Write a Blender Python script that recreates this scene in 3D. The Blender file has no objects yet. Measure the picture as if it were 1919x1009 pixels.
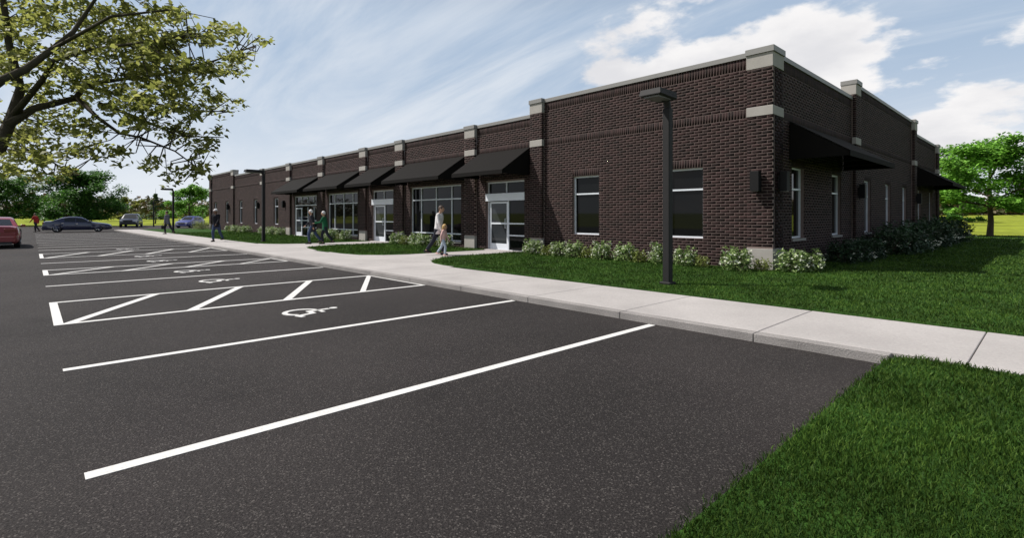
import bpy, math, random
import numpy as np
from mathutils import Vector, Matrix

FRAME = 'fill'
SC = bpy.context.scene
COL = SC.collection
R = math.radians

# ------------------------------------------------------------------ camera, sky, sun
CAM = (4.85, -13.46, 1.47)
cd = bpy.data.cameras.new('camera'); cam = bpy.data.objects.new('camera', cd); COL.objects.link(cam)
cam.location = CAM; cam.rotation_euler = (R(90), 0, R(46.8))
cd.sensor_fit = 'HORIZONTAL'; cd.sensor_width = 36; cd.clip_start = .05; cd.clip_end = 3000
if FRAME == 'fill':
    cd.lens = 18.0; cd.shift_x = 0; cd.shift_y = -0.0515
else:
    cd.lens = 600 / 1919 * 36; cd.shift_x = (959.5 - 600) / 1919; cd.shift_y = -(504.5 - 244.5) / 1919
SC.camera = cam

SUN_TO = Vector((-.65, -.52, 1.0)).normalized()
sun_el = math.asin(SUN_TO.z); sun_rot = math.atan2(SUN_TO.x, SUN_TO.y)
w = bpy.data.worlds.new('World'); SC.world = w; w.use_nodes = True
def build_world():
    nt = w.node_tree; N = nt.nodes; L = nt.links; N.clear()
    out = N.new('ShaderNodeOutputWorld'); bg = N.new('ShaderNodeBackground'); L.new(bg.outputs[0], out.inputs[0])
    bg.inputs['Strength'].default_value = .05
    sky = N.new('ShaderNodeTexSky'); sky.sky_type = 'NISHITA'; sky.sun_disc = False
    sky.sun_elevation = sun_el; sky.sun_rotation = sun_rot; sky.air_density = 1.0; sky.dust_density = .7; sky.ozone_density = 2.0
    tc = N.new('ShaderNodeTexCoord')
    sep = N.new('ShaderNodeSeparateXYZ'); L.new(tc.outputs['Generated'], sep.inputs[0])
    def math_(op, a, b=None, clamp=False):
        m = N.new('ShaderNodeMath'); m.operation = op; m.use_clamp = clamp
        for i, q in enumerate((a, b)):
            if q is None: continue
            if isinstance(q, (int, float)): m.inputs[i].default_value = q
            else: L.new(q, m.inputs[i])
        return m.outputs[0]
    # clouds lie on a flat layer: direction divided by height
    zz = math_('ADD', math_('MAXIMUM', sep.outputs[2], 0.0), .14)
    u = math_('DIVIDE', sep.outputs[0], zz); v = math_('DIVIDE', sep.outputs[1], zz)
    cmb = N.new('ShaderNodeCombineXYZ'); L.new(u, cmb.inputs[0]); L.new(v, cmb.inputs[1])
    zc = math_('ADD', math_('MAXIMUM', sep.outputs[2], 0.0), .34)     # heaped clouds have height, so they foreshorten less
    cmb2 = N.new('ShaderNodeCombineXYZ'); L.new(math_('DIVIDE', sep.outputs[0], zc), cmb2.inputs[0]); L.new(math_('DIVIDE', sep.outputs[1], zc), cmb2.inputs[1]); L.new(math_('MULTIPLY', sep.outputs[2], 1.6), cmb2.inputs[2])
    def noise(scale, detail, rough, off, stretch=None, dist=0.0, layer=None):
        mp = N.new('ShaderNodeMapping'); L.new((layer or cmb).outputs[0], mp.inputs[0]); mp.inputs['Location'].default_value = off
        if stretch: mp.inputs['Scale'].default_value = stretch[:3]; mp.inputs['Rotation'].default_value = (0, 0, stretch[3])
        n = N.new('ShaderNodeTexNoise'); L.new(mp.outputs[0], n.inputs['Vector'])
        n.inputs['Scale'].default_value = scale; n.inputs['Detail'].default_value = detail; n.inputs['Roughness'].default_value = rough
        n.inputs['Distortion'].default_value = dist
        return n.outputs['Fac']
    def rng(x, a, b, c=0., d=1.):
        m = N.new('ShaderNodeMapRange'); m.interpolation_type = 'SMOOTHSTEP'
        L.new(x, m.inputs[0]); m.inputs[1].default_value = a; m.inputs[2].default_value = b; m.inputs[3].default_value = c; m.inputs[4].default_value = d
        return m.outputs[0]
    # cumulus bank: more of it towards +y
    bank = noise(.42, 2, .5, (1.3, 4.1, 0))
    ydir = math_('ADD', rng(sep.outputs[0], -.74, -.44, -.22, .112), rng(sep.outputs[0], .15, .6, 0., -.22))  # unseen clouds towards +x thinned to cut ambient light on the side wall
    base = math_('ADD', math_('ADD', noise(2.3, 10, .55, (12.5, -7.7, 3.), layer=cmb2), math_('MULTIPLY', math_('SUBTRACT', bank, .5), .5)), ydir)
    cum = rng(base, .555, .63)
    shade = rng(noise(2.3, 10, .55, (12.5, -7.7, 3.09), layer=cmb2), .44, .70)
    # thin high cirrus
    cir = noise(.9, 7, .62, (7., 2., 5.), (.35, 1.5, 1, .9), .6)
    low = rng(sep.outputs[2], .34, .56, 1., .0)
    hz = rng(sep.outputs[2], .0, .28, .80, .0)
    cirm = math_('MULTIPLY', math_('MULTIPLY', rng(cir, .44, .72), .62), math_('ADD', math_('MULTIPLY', low, .8), .2))
    def over(base_, fac, col):
        m = N.new('ShaderNodeMix'); m.data_type = 'RGBA'; L.new(fac, m.inputs['Factor']); L.new(base_, m.inputs['A'])
        if isinstance(col, tuple): m.inputs['B'].default_value = (*col, 1)
        else: L.new(col, m.inputs['B'])
        return m.outputs['Result']
    k = .91 / .055
    cc = N.new('ShaderNodeMix'); cc.data_type = 'RGBA'
    L.new(shade, cc.inputs['Factor']); cc.inputs['A'].default_value = (1.0 * k, .985 * k, .985 * k, 1); cc.inputs['B'].default_value = (.80 * k, .80 * k, .83 * k, 1)
    c = over(sky.outputs[0], math_('MULTIPLY', low, .68), (.58 * k, .73 * k, .93 * k))
    c = over(c, cirm, (.90 * k, .93 * k, .97 * k))
    c = over(c, hz, (.88 * k, .92 * k, .98 * k))
    c = over(c, cum, cc.outputs['Result'])
    L.new(c, bg.inputs['Color'])
build_world()
sl = bpy.data.lights.new('sun', 'SUN'); sl.energy = 5.0; sl.angle = R(.53); sl.color = (1, .955, .89)
so = bpy.data.objects.new('sun', sl); COL.objects.link(so); so.rotation_euler = (-SUN_TO).to_track_quat('-Z', 'Y').to_euler(); so.location = (-20, -20, 40)
SC.render.engine = 'CYCLES'
SC.view_settings.view_transform = 'Standard'; SC.view_settings.look = 'None'; SC.view_settings.exposure = .20; SC.view_settings.gamma = 1
SC.cycles.max_bounces = 6; SC.cycles.sample_clamp_indirect = 3.0

# ------------------------------------------------------------------ helpers
F2 = 600.
_a = R(136.8); FW = np.array([math.cos(_a), math.sin(_a)]); RT = np.array([math.sin(_a), -math.cos(_a)])
def from_camera(lat, d, z):              # a place given by its distance ahead of and beside the viewpoint
    p = np.array(CAM[:2]) + FW * d + RT * lat
    return Vector((p[0], p[1], z))

def mat(name, col, rough=.8, var=0., scale=4., bump=0., bscale=60., metal=0., spec=.4, island=0., obrand=0., hue=None, trans=0., coat=0., detail=4, fine=0., fscale=120.):
    m = bpy.data.materials.new(name); m.use_nodes = True
    nt = m.node_tree; N = nt.nodes; L = nt.links
    b = N['Principled BSDF']; b.inputs['Roughness'].default_value = rough; b.inputs['Metallic'].default_value = metal
    b.inputs['Specular IOR Level'].default_value = spec; b.inputs['Coat Weight'].default_value = coat; b.inputs['Coat Roughness'].default_value = .05
    g = N.new('ShaderNodeNewGeometry'); c = (*col, 1)
    cur = None
    def mixval(cur, fac, amt, c2=None):
        mx = N.new('ShaderNodeMix'); mx.data_type = 'RGBA'; mx.blend_type = 'MULTIPLY' if c2 is None else 'MIX'
        if c2 is None:
            mr = N.new('ShaderNodeMapRange'); L.new(fac, mr.inputs[0]); mr.inputs[3].default_value = 1 - amt; mr.inputs[4].default_value = 1 + amt
            mx.inputs['Factor'].default_value = 1
            if cur is None: mx.inputs['A'].default_value = c
            else: L.new(cur, mx.inputs['A'])
            L.new(mr.outputs[0], mx.inputs['B'])
        else:
            L.new(fac, mx.inputs['Factor'])
            if cur is None: mx.inputs['A'].default_value = c
            else: L.new(cur, mx.inputs['A'])
            mx.inputs['B'].default_value = (*c2, 1)
        return mx.outputs['Result']
    def noise(s, d=4, r=.55):
        n = N.new('ShaderNodeTexNoise'); L.new(g.outputs['Position'], n.inputs['Vector']); n.inputs['Scale'].default_value = s; n.inputs['Detail'].default_value = d; n.inputs['Roughness'].default_value = r
        return n.outputs['Fac']
    def stretch(x, a=.3, bb=.7):
        mr = N.new('ShaderNodeMapRange'); L.new(x, mr.inputs[0]); mr.inputs[1].default_value = a; mr.inputs[2].default_value = bb
        return mr.outputs[0]
    if hue is not None:
        cur = mixval(cur, g.outputs['Random Per Island'] if island or not obrand else N.new('ShaderNodeObjectInfo').outputs['Random'], 0, hue)
    if var: cur = mixval(cur, stretch(noise(scale, detail)), var)
    if fine: cur = mixval(cur, stretch(noise(fscale, 3, .6), .25, .75), fine)
    if island: cur = mixval(cur, g.outputs['Random Per Island'], island)
    if obrand:
        oi = N.new('ShaderNodeObjectInfo'); cur = mixval(cur, oi.outputs['Random'], obrand)
    if cur is None: b.inputs['Base Color'].default_value = c
    else: L.new(cur, b.inputs['Base Color'])
    if bump:
        bp = N.new('ShaderNodeBump'); bp.inputs['Strength'].default_value = 1; bp.inputs['Distance'].default_value = bump
        L.new(noise(bscale, 5, .6), bp.inputs['Height']); L.new(bp.outputs[0], b.inputs['Normal'])
    if trans:
        t = N.new('ShaderNodeBsdfTranslucent'); mx = N.new('ShaderNodeMixShader'); mx.inputs[0].default_value = trans
        if cur is None: t.inputs[0].default_value = c
        else: L.new(cur, t.inputs[0])
        L.new(b.outputs[0], mx.inputs[1]); L.new(t.outputs[0], mx.inputs[2]); L.new(mx.outputs[0], N['Material Output'].inputs[0])
    return m

class MB:
    def __init__(s): s.v = []; s.f = []; s.m = []
    def add(s, vs, fs, m=0):
        n = len(s.v); s.v += [tuple(q) for q in vs]; s.f += [tuple(i + n for i in f) for f in fs]; s.m += [m] * len(fs)
        return s
    def box(s, x0, x1, y0, y1, z0, z1, m=0):
        vs = [(x, y, z) for z in (z0, z1) for y in (y0, y1) for x in (x0, x1)]
        return s.add(vs, [(0, 2, 3, 1), (4, 5, 7, 6), (0, 1, 5, 4), (2, 6, 7, 3), (0, 4, 6, 2), (1, 3, 7, 5)], m)
    def bbox(s, x0, x1, y0, y1, z0, z1, c=.01, m=0):   # box with chamfered vertical and top edges
        o = [(x0 + c, y0), (x1 - c, y0), (x1, y0 + c), (x1, y1 - c), (x1 - c, y1), (x0 + c, y1), (x0, y1 - c), (x0, y0 + c)]
        i = [(x0 + 2 * c, y0 + c), (x1 - 2 * c, y0 + c), (x1 - c, y0 + 2 * c), (x1 - c, y1 - 2 * c), (x1 - 2 * c, y1 - c), (x0 + 2 * c, y1 - c), (x0 + c, y1 - 2 * c), (x0 + c, y0 + 2 * c)]
        vs = [(*p, z0) for p in o] + [(*p, z1 - c) for p in o] + [(*p, z1) for p in i]
        fs = [tuple(range(7, -1, -1)), tuple(range(16, 24))]
        for k in range(8):
            j = (k + 1) % 8; fs += [(k, j, j + 8, k + 8), (k + 8, j + 8, j + 16, k + 16)]
        return s.add(vs, fs, m)
    def prism(s, pts, z0, z1, m=0):
        n = len(pts)
        return s.add([(*p, z0) for p in pts] + [(*p, z1) for p in pts], [tuple(range(n - 1, -1, -1)), tuple(range(n, 2 * n))] + [(i, (i + 1) % n, (i + 1) % n + n, i + n) for i in range(n)], m)
    def tube(s, pts, rad, n=8, m=0, sx=1., sy=1., round_ends=False):
        pts = [Vector(p) for p in pts]; rad = list(rad)
        if round_ends:
            d0 = (pts[0] - pts[1]).normalized(); d1 = (pts[-1] - pts[-2]).normalized()
            pre = [(pts[0] + d0 * rad[0] * math.sin(a), rad[0] * math.cos(a)) for a in (1.35, .8)]
            post = [(pts[-1] + d1 * rad[-1] * math.sin(a), rad[-1] * math.cos(a)) for a in (.8, 1.35)]
            pts = [p for p, _ in pre] + pts + [p for p, _ in post]; rad = [r for _, r in pre] + rad + [r for _, r in post]
        vs = []; fs = []
        ref = None
        for i, p in enumerate(pts):
            d = (pts[min(i + 1, len(pts) - 1)] - pts[max(i - 1, 0)]).normalized()
            if ref is None: ref = Vector((0, 1, 0)) if abs(d.y) < .9 else Vector((1, 0, 0))
            a = d.cross(ref).normalized(); b = d.cross(a).normalized(); ref = -b if False else a.cross(d).normalized()
            for k in range(n):
                t = 2 * math.pi * k / n; vs.append(p + a * math.cos(t) * rad[i] * sx + b * math.sin(t) * rad[i] * sy)
        for i in range(len(pts) - 1):
            for k in range(n):
                k2 = (k + 1) % n; fs.append((i * n + k, i * n + k2, (i + 1) * n + k2, (i + 1) * n + k))
        fs.append(tuple(range(n - 1, -1, -1))); fs.append(tuple((len(pts) - 1) * n + k for k in range(n)))
        return s.add(vs, fs, m)
    def lathe(s, prof, n=20, axis='z', c=(0, 0, 0), m=0):
        vs = []; fs = []
        for r, h in prof:
            for k in range(n):
                t = 2 * math.pi * k / n
                q = (r * math.cos(t), r * math.sin(t), h) if axis == 'z' else (r * math.cos(t), h, r * math.sin(t)) if axis == 'y' else (h, r * math.cos(t), r * math.sin(t))
                vs.append((q[0] + c[0], q[1] + c[1], q[2] + c[2]))
        for i in range(len(prof) - 1):
            for k in range(n): fs.append((i * n + k, i * n + (k + 1) % n, (i + 1) * n + (k + 1) % n, (i + 1) * n + k))
        return s.add(vs, fs, m)
    def ball(s, c, r, nu=14, nv=10, m=0):
        if isinstance(r, (int, float)): r = (r, r, r)
        vs = [(c[0], c[1], c[2] - r[2])]; fs = []
        for i in range(1, nv):
            p = -math.pi / 2 + math.pi * i / nv
            for k in range(nu):
                t = 2 * math.pi * k / nu; vs.append((c[0] + r[0] * math.cos(p) * math.cos(t), c[1] + r[1] * math.cos(p) * math.sin(t), c[2] + r[2] * math.sin(p)))
        vs.append((c[0], c[1], c[2] + r[2])); T = len(vs) - 1
        for k in range(nu):
            k2 = (k + 1) % nu; fs.append((0, 1 + k2, 1 + k)); fs.append((T, T - nu + k, T - nu + k2))
            for i in range(nv - 2): fs.append((1 + i * nu + k, 1 + i * nu + k2, 1 + (i + 1) * nu + k2, 1 + (i + 1) * nu + k))
        return s.add(vs, fs, m)
    def mesh(s, name, mats, smooth=False):
        me = bpy.data.meshes.new(name); me.from_pydata(s.v, [], s.f)
        for q in (mats if isinstance(mats, (list, tuple)) else [mats]): me.materials.append(q)
        if any(s.m): me.polygons.foreach_set('material_index', s.m)
        if smooth:
            me.polygons.foreach_set('use_smooth', [True] * len(me.polygons))
            if smooth is not True: me.set_sharp_from_angle(angle=R(smooth))
        me.update(); return me
    def build(s, name, mats, parent=None, smooth=False):
        return link(name, s.mesh(name, mats, smooth), parent)
def link(name, me, parent=None):
    o = bpy.data.objects.new(name, me); COL.objects.link(o)
    if parent is not None:
        o.parent = parent
        if parent.get('shifted'): o.matrix_parent_inverse = Matrix.Translation(-parent.location)
    return o
def tag(o, label=None, cat=None, group=None, kind=None):
    if label: o['label'] = label
    if cat: o['category'] = cat
    if group: o['group'] = group
    if kind: o['kind'] = kind
    return o
def empty(name, loc=(0, 0, 0), rz=0., shifted=False):
    o = bpy.data.objects.new(name, None); COL.objects.link(o); o.location = loc; o.rotation_euler = (0, 0, rz); o.empty_display_size = .2
    if shifted: o['shifted'] = True
    return o
def copy_tree(o, parent=None):
    c = o.copy(); COL.objects.link(c); c.parent = parent
    for ch in o.children: copy_tree(ch, c)
    return c
def np_mesh(name, V, nper, m, smooth=False):     # V (n, nper, 3): n separate polygons
    n = len(V); me = bpy.data.meshes.new(name)
    me.vertices.add(n * nper); me.vertices.foreach_set('co', np.ascontiguousarray(V, dtype=np.float32).ravel())
    me.loops.add(n * nper); me.loops.foreach_set('vertex_index', np.arange(n * nper, dtype=np.int32))
    me.polygons.add(n); me.polygons.foreach_set('loop_start', np.arange(0, n * nper, nper, dtype=np.int32)); me.polygons.foreach_set('loop_total', np.full(n, nper, dtype=np.int32))
    me.materials.append(m); me.update(calc_edges=True); me.validate(); return me
def np_boxes(name, A, m):                        # A (n,6) x0 x1 y0 y1 z0 z1: boxes in one mesh
    A = np.asarray(A, dtype=np.float32); n = len(A)
    idx = [(i, 2 + j, 4 + k) for k in (0, 1) for j in (0, 1) for i in (0, 1)]
    V = np.stack([A[:, list(t)] for t in idx], axis=1)
    fc = np.array([(0, 2, 3, 1), (4, 5, 7, 6), (0, 1, 5, 4), (2, 6, 7, 3), (0, 4, 6, 2), (1, 3, 7, 5)])
    I = (fc[None] + (np.arange(n) * 8)[:, None, None]).astype(np.int32)
    me = bpy.data.meshes.new(name); me.vertices.add(n * 8); me.vertices.foreach_set('co', V.ravel())
    me.loops.add(n * 24); me.loops.foreach_set('vertex_index', I.ravel())
    me.polygons.add(n * 6); me.polygons.foreach_set('loop_start', np.arange(0, n * 24, 4, dtype=np.int32)); me.polygons.foreach_set('loop_total', np.full(n * 6, 4, dtype=np.int32))
    me.materials.append(m); me.update(calc_edges=True); return me

# ------------------------------------------------------------------ materials
M_ASPH = mat('asphalt', (.0225, .0192, .0188), .88, .34, .30, .012, 85, spec=.22, fine=.85, fscale=80)
def aggregate(m, amt=.5):                        # pale stone chips in the surface
    nt = m.node_tree; N = nt.nodes; L = nt.links; b = N['Principled BSDF']; src = b.inputs['Base Color'].links[0].from_socket
    g = N.new('ShaderNodeNewGeometry'); v = N.new('ShaderNodeTexVoronoi'); v.inputs['Scale'].default_value = 125; L.new(g.outputs['Position'], v.inputs['Vector'])
    sp = N.new('ShaderNodeSeparateColor'); L.new(v.outputs['Color'], sp.inputs[0])
    mr = N.new('ShaderNodeMapRange'); mr.inputs[1].default_value = .84; mr.inputs[2].default_value = 1.0; mr.inputs[4].default_value = amt; L.new(sp.outputs[0], mr.inputs[0])
    mx = N.new('ShaderNodeMix'); mx.data_type = 'RGBA'; L.new(mr.outputs[0], mx.inputs['Factor']); L.new(src, mx.inputs['A']); mx.inputs['B'].default_value = (.16, .145, .135, 1)
    # faint drip stains where cars stand
    n = N.new('ShaderNodeTexNoise'); n.inputs['Scale'].default_value = 1.1; n.inputs['Detail'].default_value = 6; n.inputs['Roughness'].default_value = .65; L.new(g.outputs['Position'], n.inputs['Vector'])
    sr = N.new('ShaderNodeMapRange'); sr.inputs[1].default_value = .60; sr.inputs[2].default_value = .74; sr.inputs[3].default_value = 1.; sr.inputs[4].default_value = .62; L.new(n.outputs['Fac'], sr.inputs[0])
    st = N.new('ShaderNodeMix'); st.data_type = 'RGBA'; st.blend_type = 'MULTIPLY'; st.inputs['Factor'].default_value = 1; L.new(mx.outputs['Result'], st.inputs['A']); L.new(sr.outputs[0], st.inputs['B'])
    L.new(st.outputs['Result'], b.inputs['Base Color'])
aggregate(M_ASPH)
M_PAINT = mat('road_paint', (.60, .59, .575), .7, .06, 3, .002, 120, fine=.18, fscale=60)
def worn(m, col=(.05, .045, .045)):                 # paint rubbed off down to the asphalt in small flecks
    nt = m.node_tree; N = nt.nodes; L = nt.links; b = N['Principled BSDF']; src = b.inputs['Base Color'].links[0].from_socket
    g = N.new('ShaderNodeNewGeometry'); f = []
    for sc, lo, hi in ((38, .60, .70), (2.2, .40, .66)):
        n = N.new('ShaderNodeTexNoise'); n.inputs['Scale'].default_value = sc; n.inputs['Detail'].default_value = 5; n.inputs['Roughness'].default_value = .7; L.new(g.outputs['Position'], n.inputs['Vector'])
        r = N.new('ShaderNodeMapRange'); r.inputs[1].default_value = lo; r.inputs[2].default_value = hi; L.new(n.outputs['Fac'], r.inputs[0]); f.append(r.outputs[0])
    m_ = N.new('ShaderNodeMath'); m_.operation = 'MULTIPLY'; L.new(f[0], m_.inputs[0]); L.new(f[1], m_.inputs[1])
    mx = N.new('ShaderNodeMix'); mx.data_type = 'RGBA'; L.new(m_.outputs[0], mx.inputs['Factor']); L.new(src, mx.inputs['A']); mx.inputs['B'].default_value = (*col, 1); L.new(mx.outputs['Result'], b.inputs['Base Color'])
worn(M_PAINT)
M_CONC = mat('concrete', (.36, .338, .328), .85, .12, .7, .0015, 70, fine=.14, fscale=45)
M_KERB = mat('kerb_concrete', (.25, .234, .225), .9, .15, 2, .012, 60, fine=.35, fscale=70)
M_SOIL = mat('lawn_soil', (.027, .068, .011), .95, .35, 2.2, .02, 45, spec=.1, fine=.4, fscale=30)
M_FIELD = mat('field_grass', (.20, .235, .022), .95, .28, .12, .03, 6, spec=.1, fine=.3, fscale=1.2)
M_BRICK = mat('dark_brick', (.0180, .0088, .0086), .85, .18, 60, .0015, 150, spec=.2, island=.62)
M_BRICK1 = mat('dark_brick_single', (.0180, .0088, .0086), .85, .18, 60, .0015, 150, spec=.2, obrand=.62)
M_MORTAR = mat('mortar', (.175, .132, .12), .95, .1, 8, .002, 200, spec=.2)
M_STONE = mat('cast_stone', (.31, .292, .27), .85, .07, 2.5, .0012, 120, fine=.06, fscale=90)
M_COPE = mat('metal_coping', (.205, .20, .192), .5, .04, 2, spec=.5)
M_ROOF = mat('roof_membrane', (.35, .35, .34), .8, .1, 1)
M_FRAME = mat('aluminium_frame', (.62, .65, .70), .38, .03, 3, spec=.5)
M_GLASS = mat('tinted_glass', (.005, .0055, .006), .03, spec=.18)
M_DGLASS = mat('door_glass', (.030, .034, .038), .03, spec=.3)
M_AWN = mat('awning_fabric', (.0072, .0062, .0057), .85, .08, 3, .001, 300, spec=.12)
M_DARK = mat('dark_bronze_metal', (.016, .0155, .016), .65, .05, 6, spec=.25)
M_SCON = mat('black_metal', (.006, .006, .0065), .6, spec=.2)
M_BLACK = mat('black_rubber', (.012, .012, .012), .7, spec=.3)
M_LENS = mat('lamp_lens', (.12, .12, .115), .3)
M_BLADE = mat('grass_blade', (.031, .086, .0115), .6, .45, .9, spec=.15, island=.35, hue=(.064, .11, .017), trans=.25)
M_BARK = mat('bark', (.085, .066, .050), .95, .3, 14, .01, 40, spec=.1)
M_BARKD = mat('dark_bark', (.065, .055, .042), .95, .3, 14, .005, 60, spec=.1)

# ------------------------------------------------------------------ ground, asphalt, markings
AX0, AX1, AY0, AY1 = -96., 3.72, -42., -7.30
WRAP = (-96., -61., -7.30, 9.0)               # drive round the far end of the building
def build_ground():
    xs = sorted(set(list(np.linspace(-420, -100, 33)) + [AX0 - .3, AX0, AX1, AX1 + .01, -60.6, -60.61, -1.4, -1.41, 26.4, 26.41] + list(np.linspace(-94, 2, 20)) + list(np.linspace(6, 46, 8)) + list(np.linspace(60, 420, 37))))
    ys = sorted(set(list(np.linspace(-420, -50, 30)) + [AY0 - .3, AY0, AY1, AY1 + .01, -7.4, 9, 9.01, -23.8, -23.81, 35.8, 35.81] + list(np.linspace(-38, -10, 5)) + list(np.linspace(14, 40, 5)) + list(np.linspace(50, 420, 38))))
    def h(x, y):
        if AX0 <= x <= AX1 and AY0 <= y <= AY1 + .005: return -.08
        if -60.6 <= x <= 26.4 and -23.8 <= y <= 35.8 and (x > -1.4 or y > -7.4): return -.08
        if WRAP[0] <= x <= -60 and y <= 9.005 and y >= AY0: return -.08
        d = math.hypot(max(-98 - x, 0, x - 45), max(-45 - y, 0, y - 38))
        t = min(d / 130, 1); t = t * t * (3 - 2 * t)
        return .045 + 1.75 * t + .12 * t * math.sin(x * .031) * math.cos(y * .043) + 2.2 * max(0, (d - 130) / 260)
    b = MB(); b.v = [(x, y, h(x, y)) for y in ys for x in xs]; nx = len(xs)
    b.f = [(j * nx + i, j * nx + i + 1, (j + 1) * nx + i + 1, (j + 1) * nx + i) for j in range(len(ys) - 1) for i in range(nx - 1)]; b.m = [0] * len(b.f)
    tag(b.build('ground', M_FIELD, smooth=True), 'yellow green field reaching to the far tree line', kind='structure')
build_ground()
b = MB(); b.prism([(AX0, AY0), (AX1, AY0), (AX1, AY1), (WRAP[1], AY1), (WRAP[1], WRAP[3]), (AX0, WRAP[3])], -.05, 0)
asphalt = tag(b.build('asphalt', M_ASPH), 'dark grey asphalt of the car park', kind='structure')
PZ = .004
Y0S, Y1S, SW = -13.24, -7.34, .102
def flat(name, pts, z=PZ):
    return MB().prism(pts, .0006, z).build(name, M_PAINT, asphalt)
def rect(name, x0, x1, y0, y1): return flat(name, [(x0, y0), (x1, y0), (x1, y1), (x0, y1)])
for x in [1.10, -1.63, -9.61, -16.72] + [-25.0 - 2.74 * k for k in range(11)]:
    rect('parking_stripe', x - SW / 2, x + SW / 2, Y0S, Y1S)
for xn, xf in ((-4.40, -6.80), (-12.37, -13.95), (-19.45, -22.2)):
    rect('aisle_stripe', xn - SW / 2, xn + SW / 2, Y0S + SW, Y1S); rect('aisle_stripe', xf - SW / 2, xf + SW / 2, Y0S + SW, Y1S)
    rect('aisle_end_bar', xf - SW / 2, xn + SW / 2, Y0S, Y0S + SW)
    rect('aisle_kerb_line', xf + SW / 2, xn - SW / 2, Y1S - .05, Y1S)
    p = (Y1S - Y0S - SW) / 4
    for k in range(4):
        ya = Y0S + SW + p * k; a = xn - SW / 2; f = xf + SW / 2
        e = .15 if k < 3 else .12
        flat('hatch_stripe', [(a, ya), (a, ya + e), (f, ya + p), (f, ya + p - e)])
def symbol(cx):                                # wheelchair symbol, upright for someone driving in
    y0 = -10.70; b = MB()
    def stroke(pts, wd):
        for i in range(len(pts) - 1):
            p = Vector(pts[i]); q = Vector(pts[i + 1]); d = (q - p).normalized(); n = Vector((-d.y, d.x)) * wd / 2; e = d * wd * .35
            s = [p - n - e, q - n + e, q + n + e, p + n - e]; b.prism([(cx + t.x, y0 + t.y) for t in s], .0006, PZ + .0004 * i)
    arc = []
    for k in range(15):
        t = R(115 + 205 * k / 14); arc.append((-.05 + .245 * math.cos(t), .26 + .245 * math.sin(t)))
    stroke(arc, .075)
    stroke([(-.075, .66), (-.055, .36), (.13, .355), (.21, .10), (.30, .13)], .078)
    stroke([(-.05, .52), (.12, .515)], .06)
    n = 12; b.prism([(cx - .085 + .062 * math.cos(2 * math.pi * k / n), y0 + .765 + .062 * math.sin(2 * math.pi * k / n)) for k in range(n)], .0006, PZ + .002)
    b.build('wheelchair_symbol', M_PAINT, asphalt)
for cx in (-3.0, -8.25, -11.0, -15.35, -18.1, -23.6): symbol(cx)

# ------------------------------------------------------------------ kerb, sidewalk, lawns
WZ = .10; KY = -7.30
kerb = tag(MB().box(-61, 3.72, KY + .03, KY + .16, -.06, WZ - .02).build('kerb', M_KERB), 'rough grey concrete kerb along the car park', kind='structure')
JX = [.55 + 1.865 * k for k in range(-33, 14)]
for a, c in zip(JX[:-1], JX[1:]):
    if a > 3.7: continue
    MB().bbox(a + .004, min(c, 3.72) - .004, KY, KY + .155, -.03, WZ - .003, .006).build('kerb_stone', M_KERB, kerb)
walk = tag(MB().box(-61, 26.6, KY + .17, -5.2, -.06, WZ - .025).build('sidewalk', M_KERB), 'pale concrete sidewalk beside the car park', kind='structure')
slabs = {}
for a, c in zip(JX[:-1], JX[1:]):
    y0 = KY + .16 if a < 3.0 else KY
    key = (a < 3.0)
    if key not in slabs:
        slabs[key] = MB().bbox(.005, 1.865 - .005, y0, -5.22, WZ - .04, WZ, .006).mesh('slab', M_CONC)
    o = link('slab', slabs[key], walk); o.location = (a, 0, 0)
for (a, c) in ((-14.2, -6.4), (-22.6, -15.6)):           # the two walks to the doors, lawn laid over their sides
    for (p, q) in ((-5.21, -3.6), (-3.59, -1.98), (-1.97, .32)):
        MB().bbox(a, c, p, q, WZ - .04, WZ, .006).build('path_slab', M_CONC, walk)

LZ = .118
def arcpts(cx, cy, rx, ry, a0, a1, n=10):
    return [(cx + rx * math.cos(R(a0 + (a1 - a0) * k / n)), cy + ry * math.sin(R(a0 + (a1 - a0) * k / n))) for k in range(n + 1)]
LAWNS = {
 'right': [(-6.9, -5.06)] + [(-7.55, -4.92), (-8.05, -4.68), (-8.55, -4.2), (-8.95, -3.6), (-9.12, -3.0), (-9.15, -2.0), (-9.15, .12), (-.7, .12), (-.02, .12), (-.02, 26.4), (-.02, 36), (26.6, 36), (26.6, -5.22), (3, -5.22)],
 'island': [(-17.3, -4.78), (-15.5, -5.08), (-13.2, -5.14), (-12.1, -4.98), (-11.45, -4.4), (-11.15, -3.6), (-11.1, -2.4), (-11.1, .12), (-18.35, .12), (-18.35, -2.5), (-18.2, -3.6), (-17.85, -4.35)],
 'left': [(-58.5, .12), (-60.9, .12), (-60.9, -4.9), (-58, -5.2), (-23.4, -5.2), (-22.2, -5.0), (-21.4, -4.45), (-21.05, -3.6), (-21.0, -2.4), (-21.0, .12)],
 'near': [(3.74, -7.62), (3.80, -7.42), (3.95, -7.32), (26.6, -7.32), (26.6, -24), (-1.5, -24), (-1.5, -15.2), (-.9, -14.6), (3.0, -14.35), (3.66, -13.9), (3.74, -13.2)],
 'beyond': [(-60.9, .14), (-55.45, .14), (-55.45, 36), (-60.9, 36)],
}
LABEL = {'right': 'trimmed green lawn between the sidewalk and the brick corner', 'island': 'small green lawn island between the two door paths', 'left': 'green lawn strip with lamp posts along the far half of the building', 'near': 'foreground grass beside the edge of the asphalt', 'beyond': 'green lawn past the far end of the building'}
for k, pts in LAWNS.items():
    tag(MB().prism(pts, -.06, LZ).build('lawn', M_SOIL), LABEL[k], kind='structure')

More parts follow.
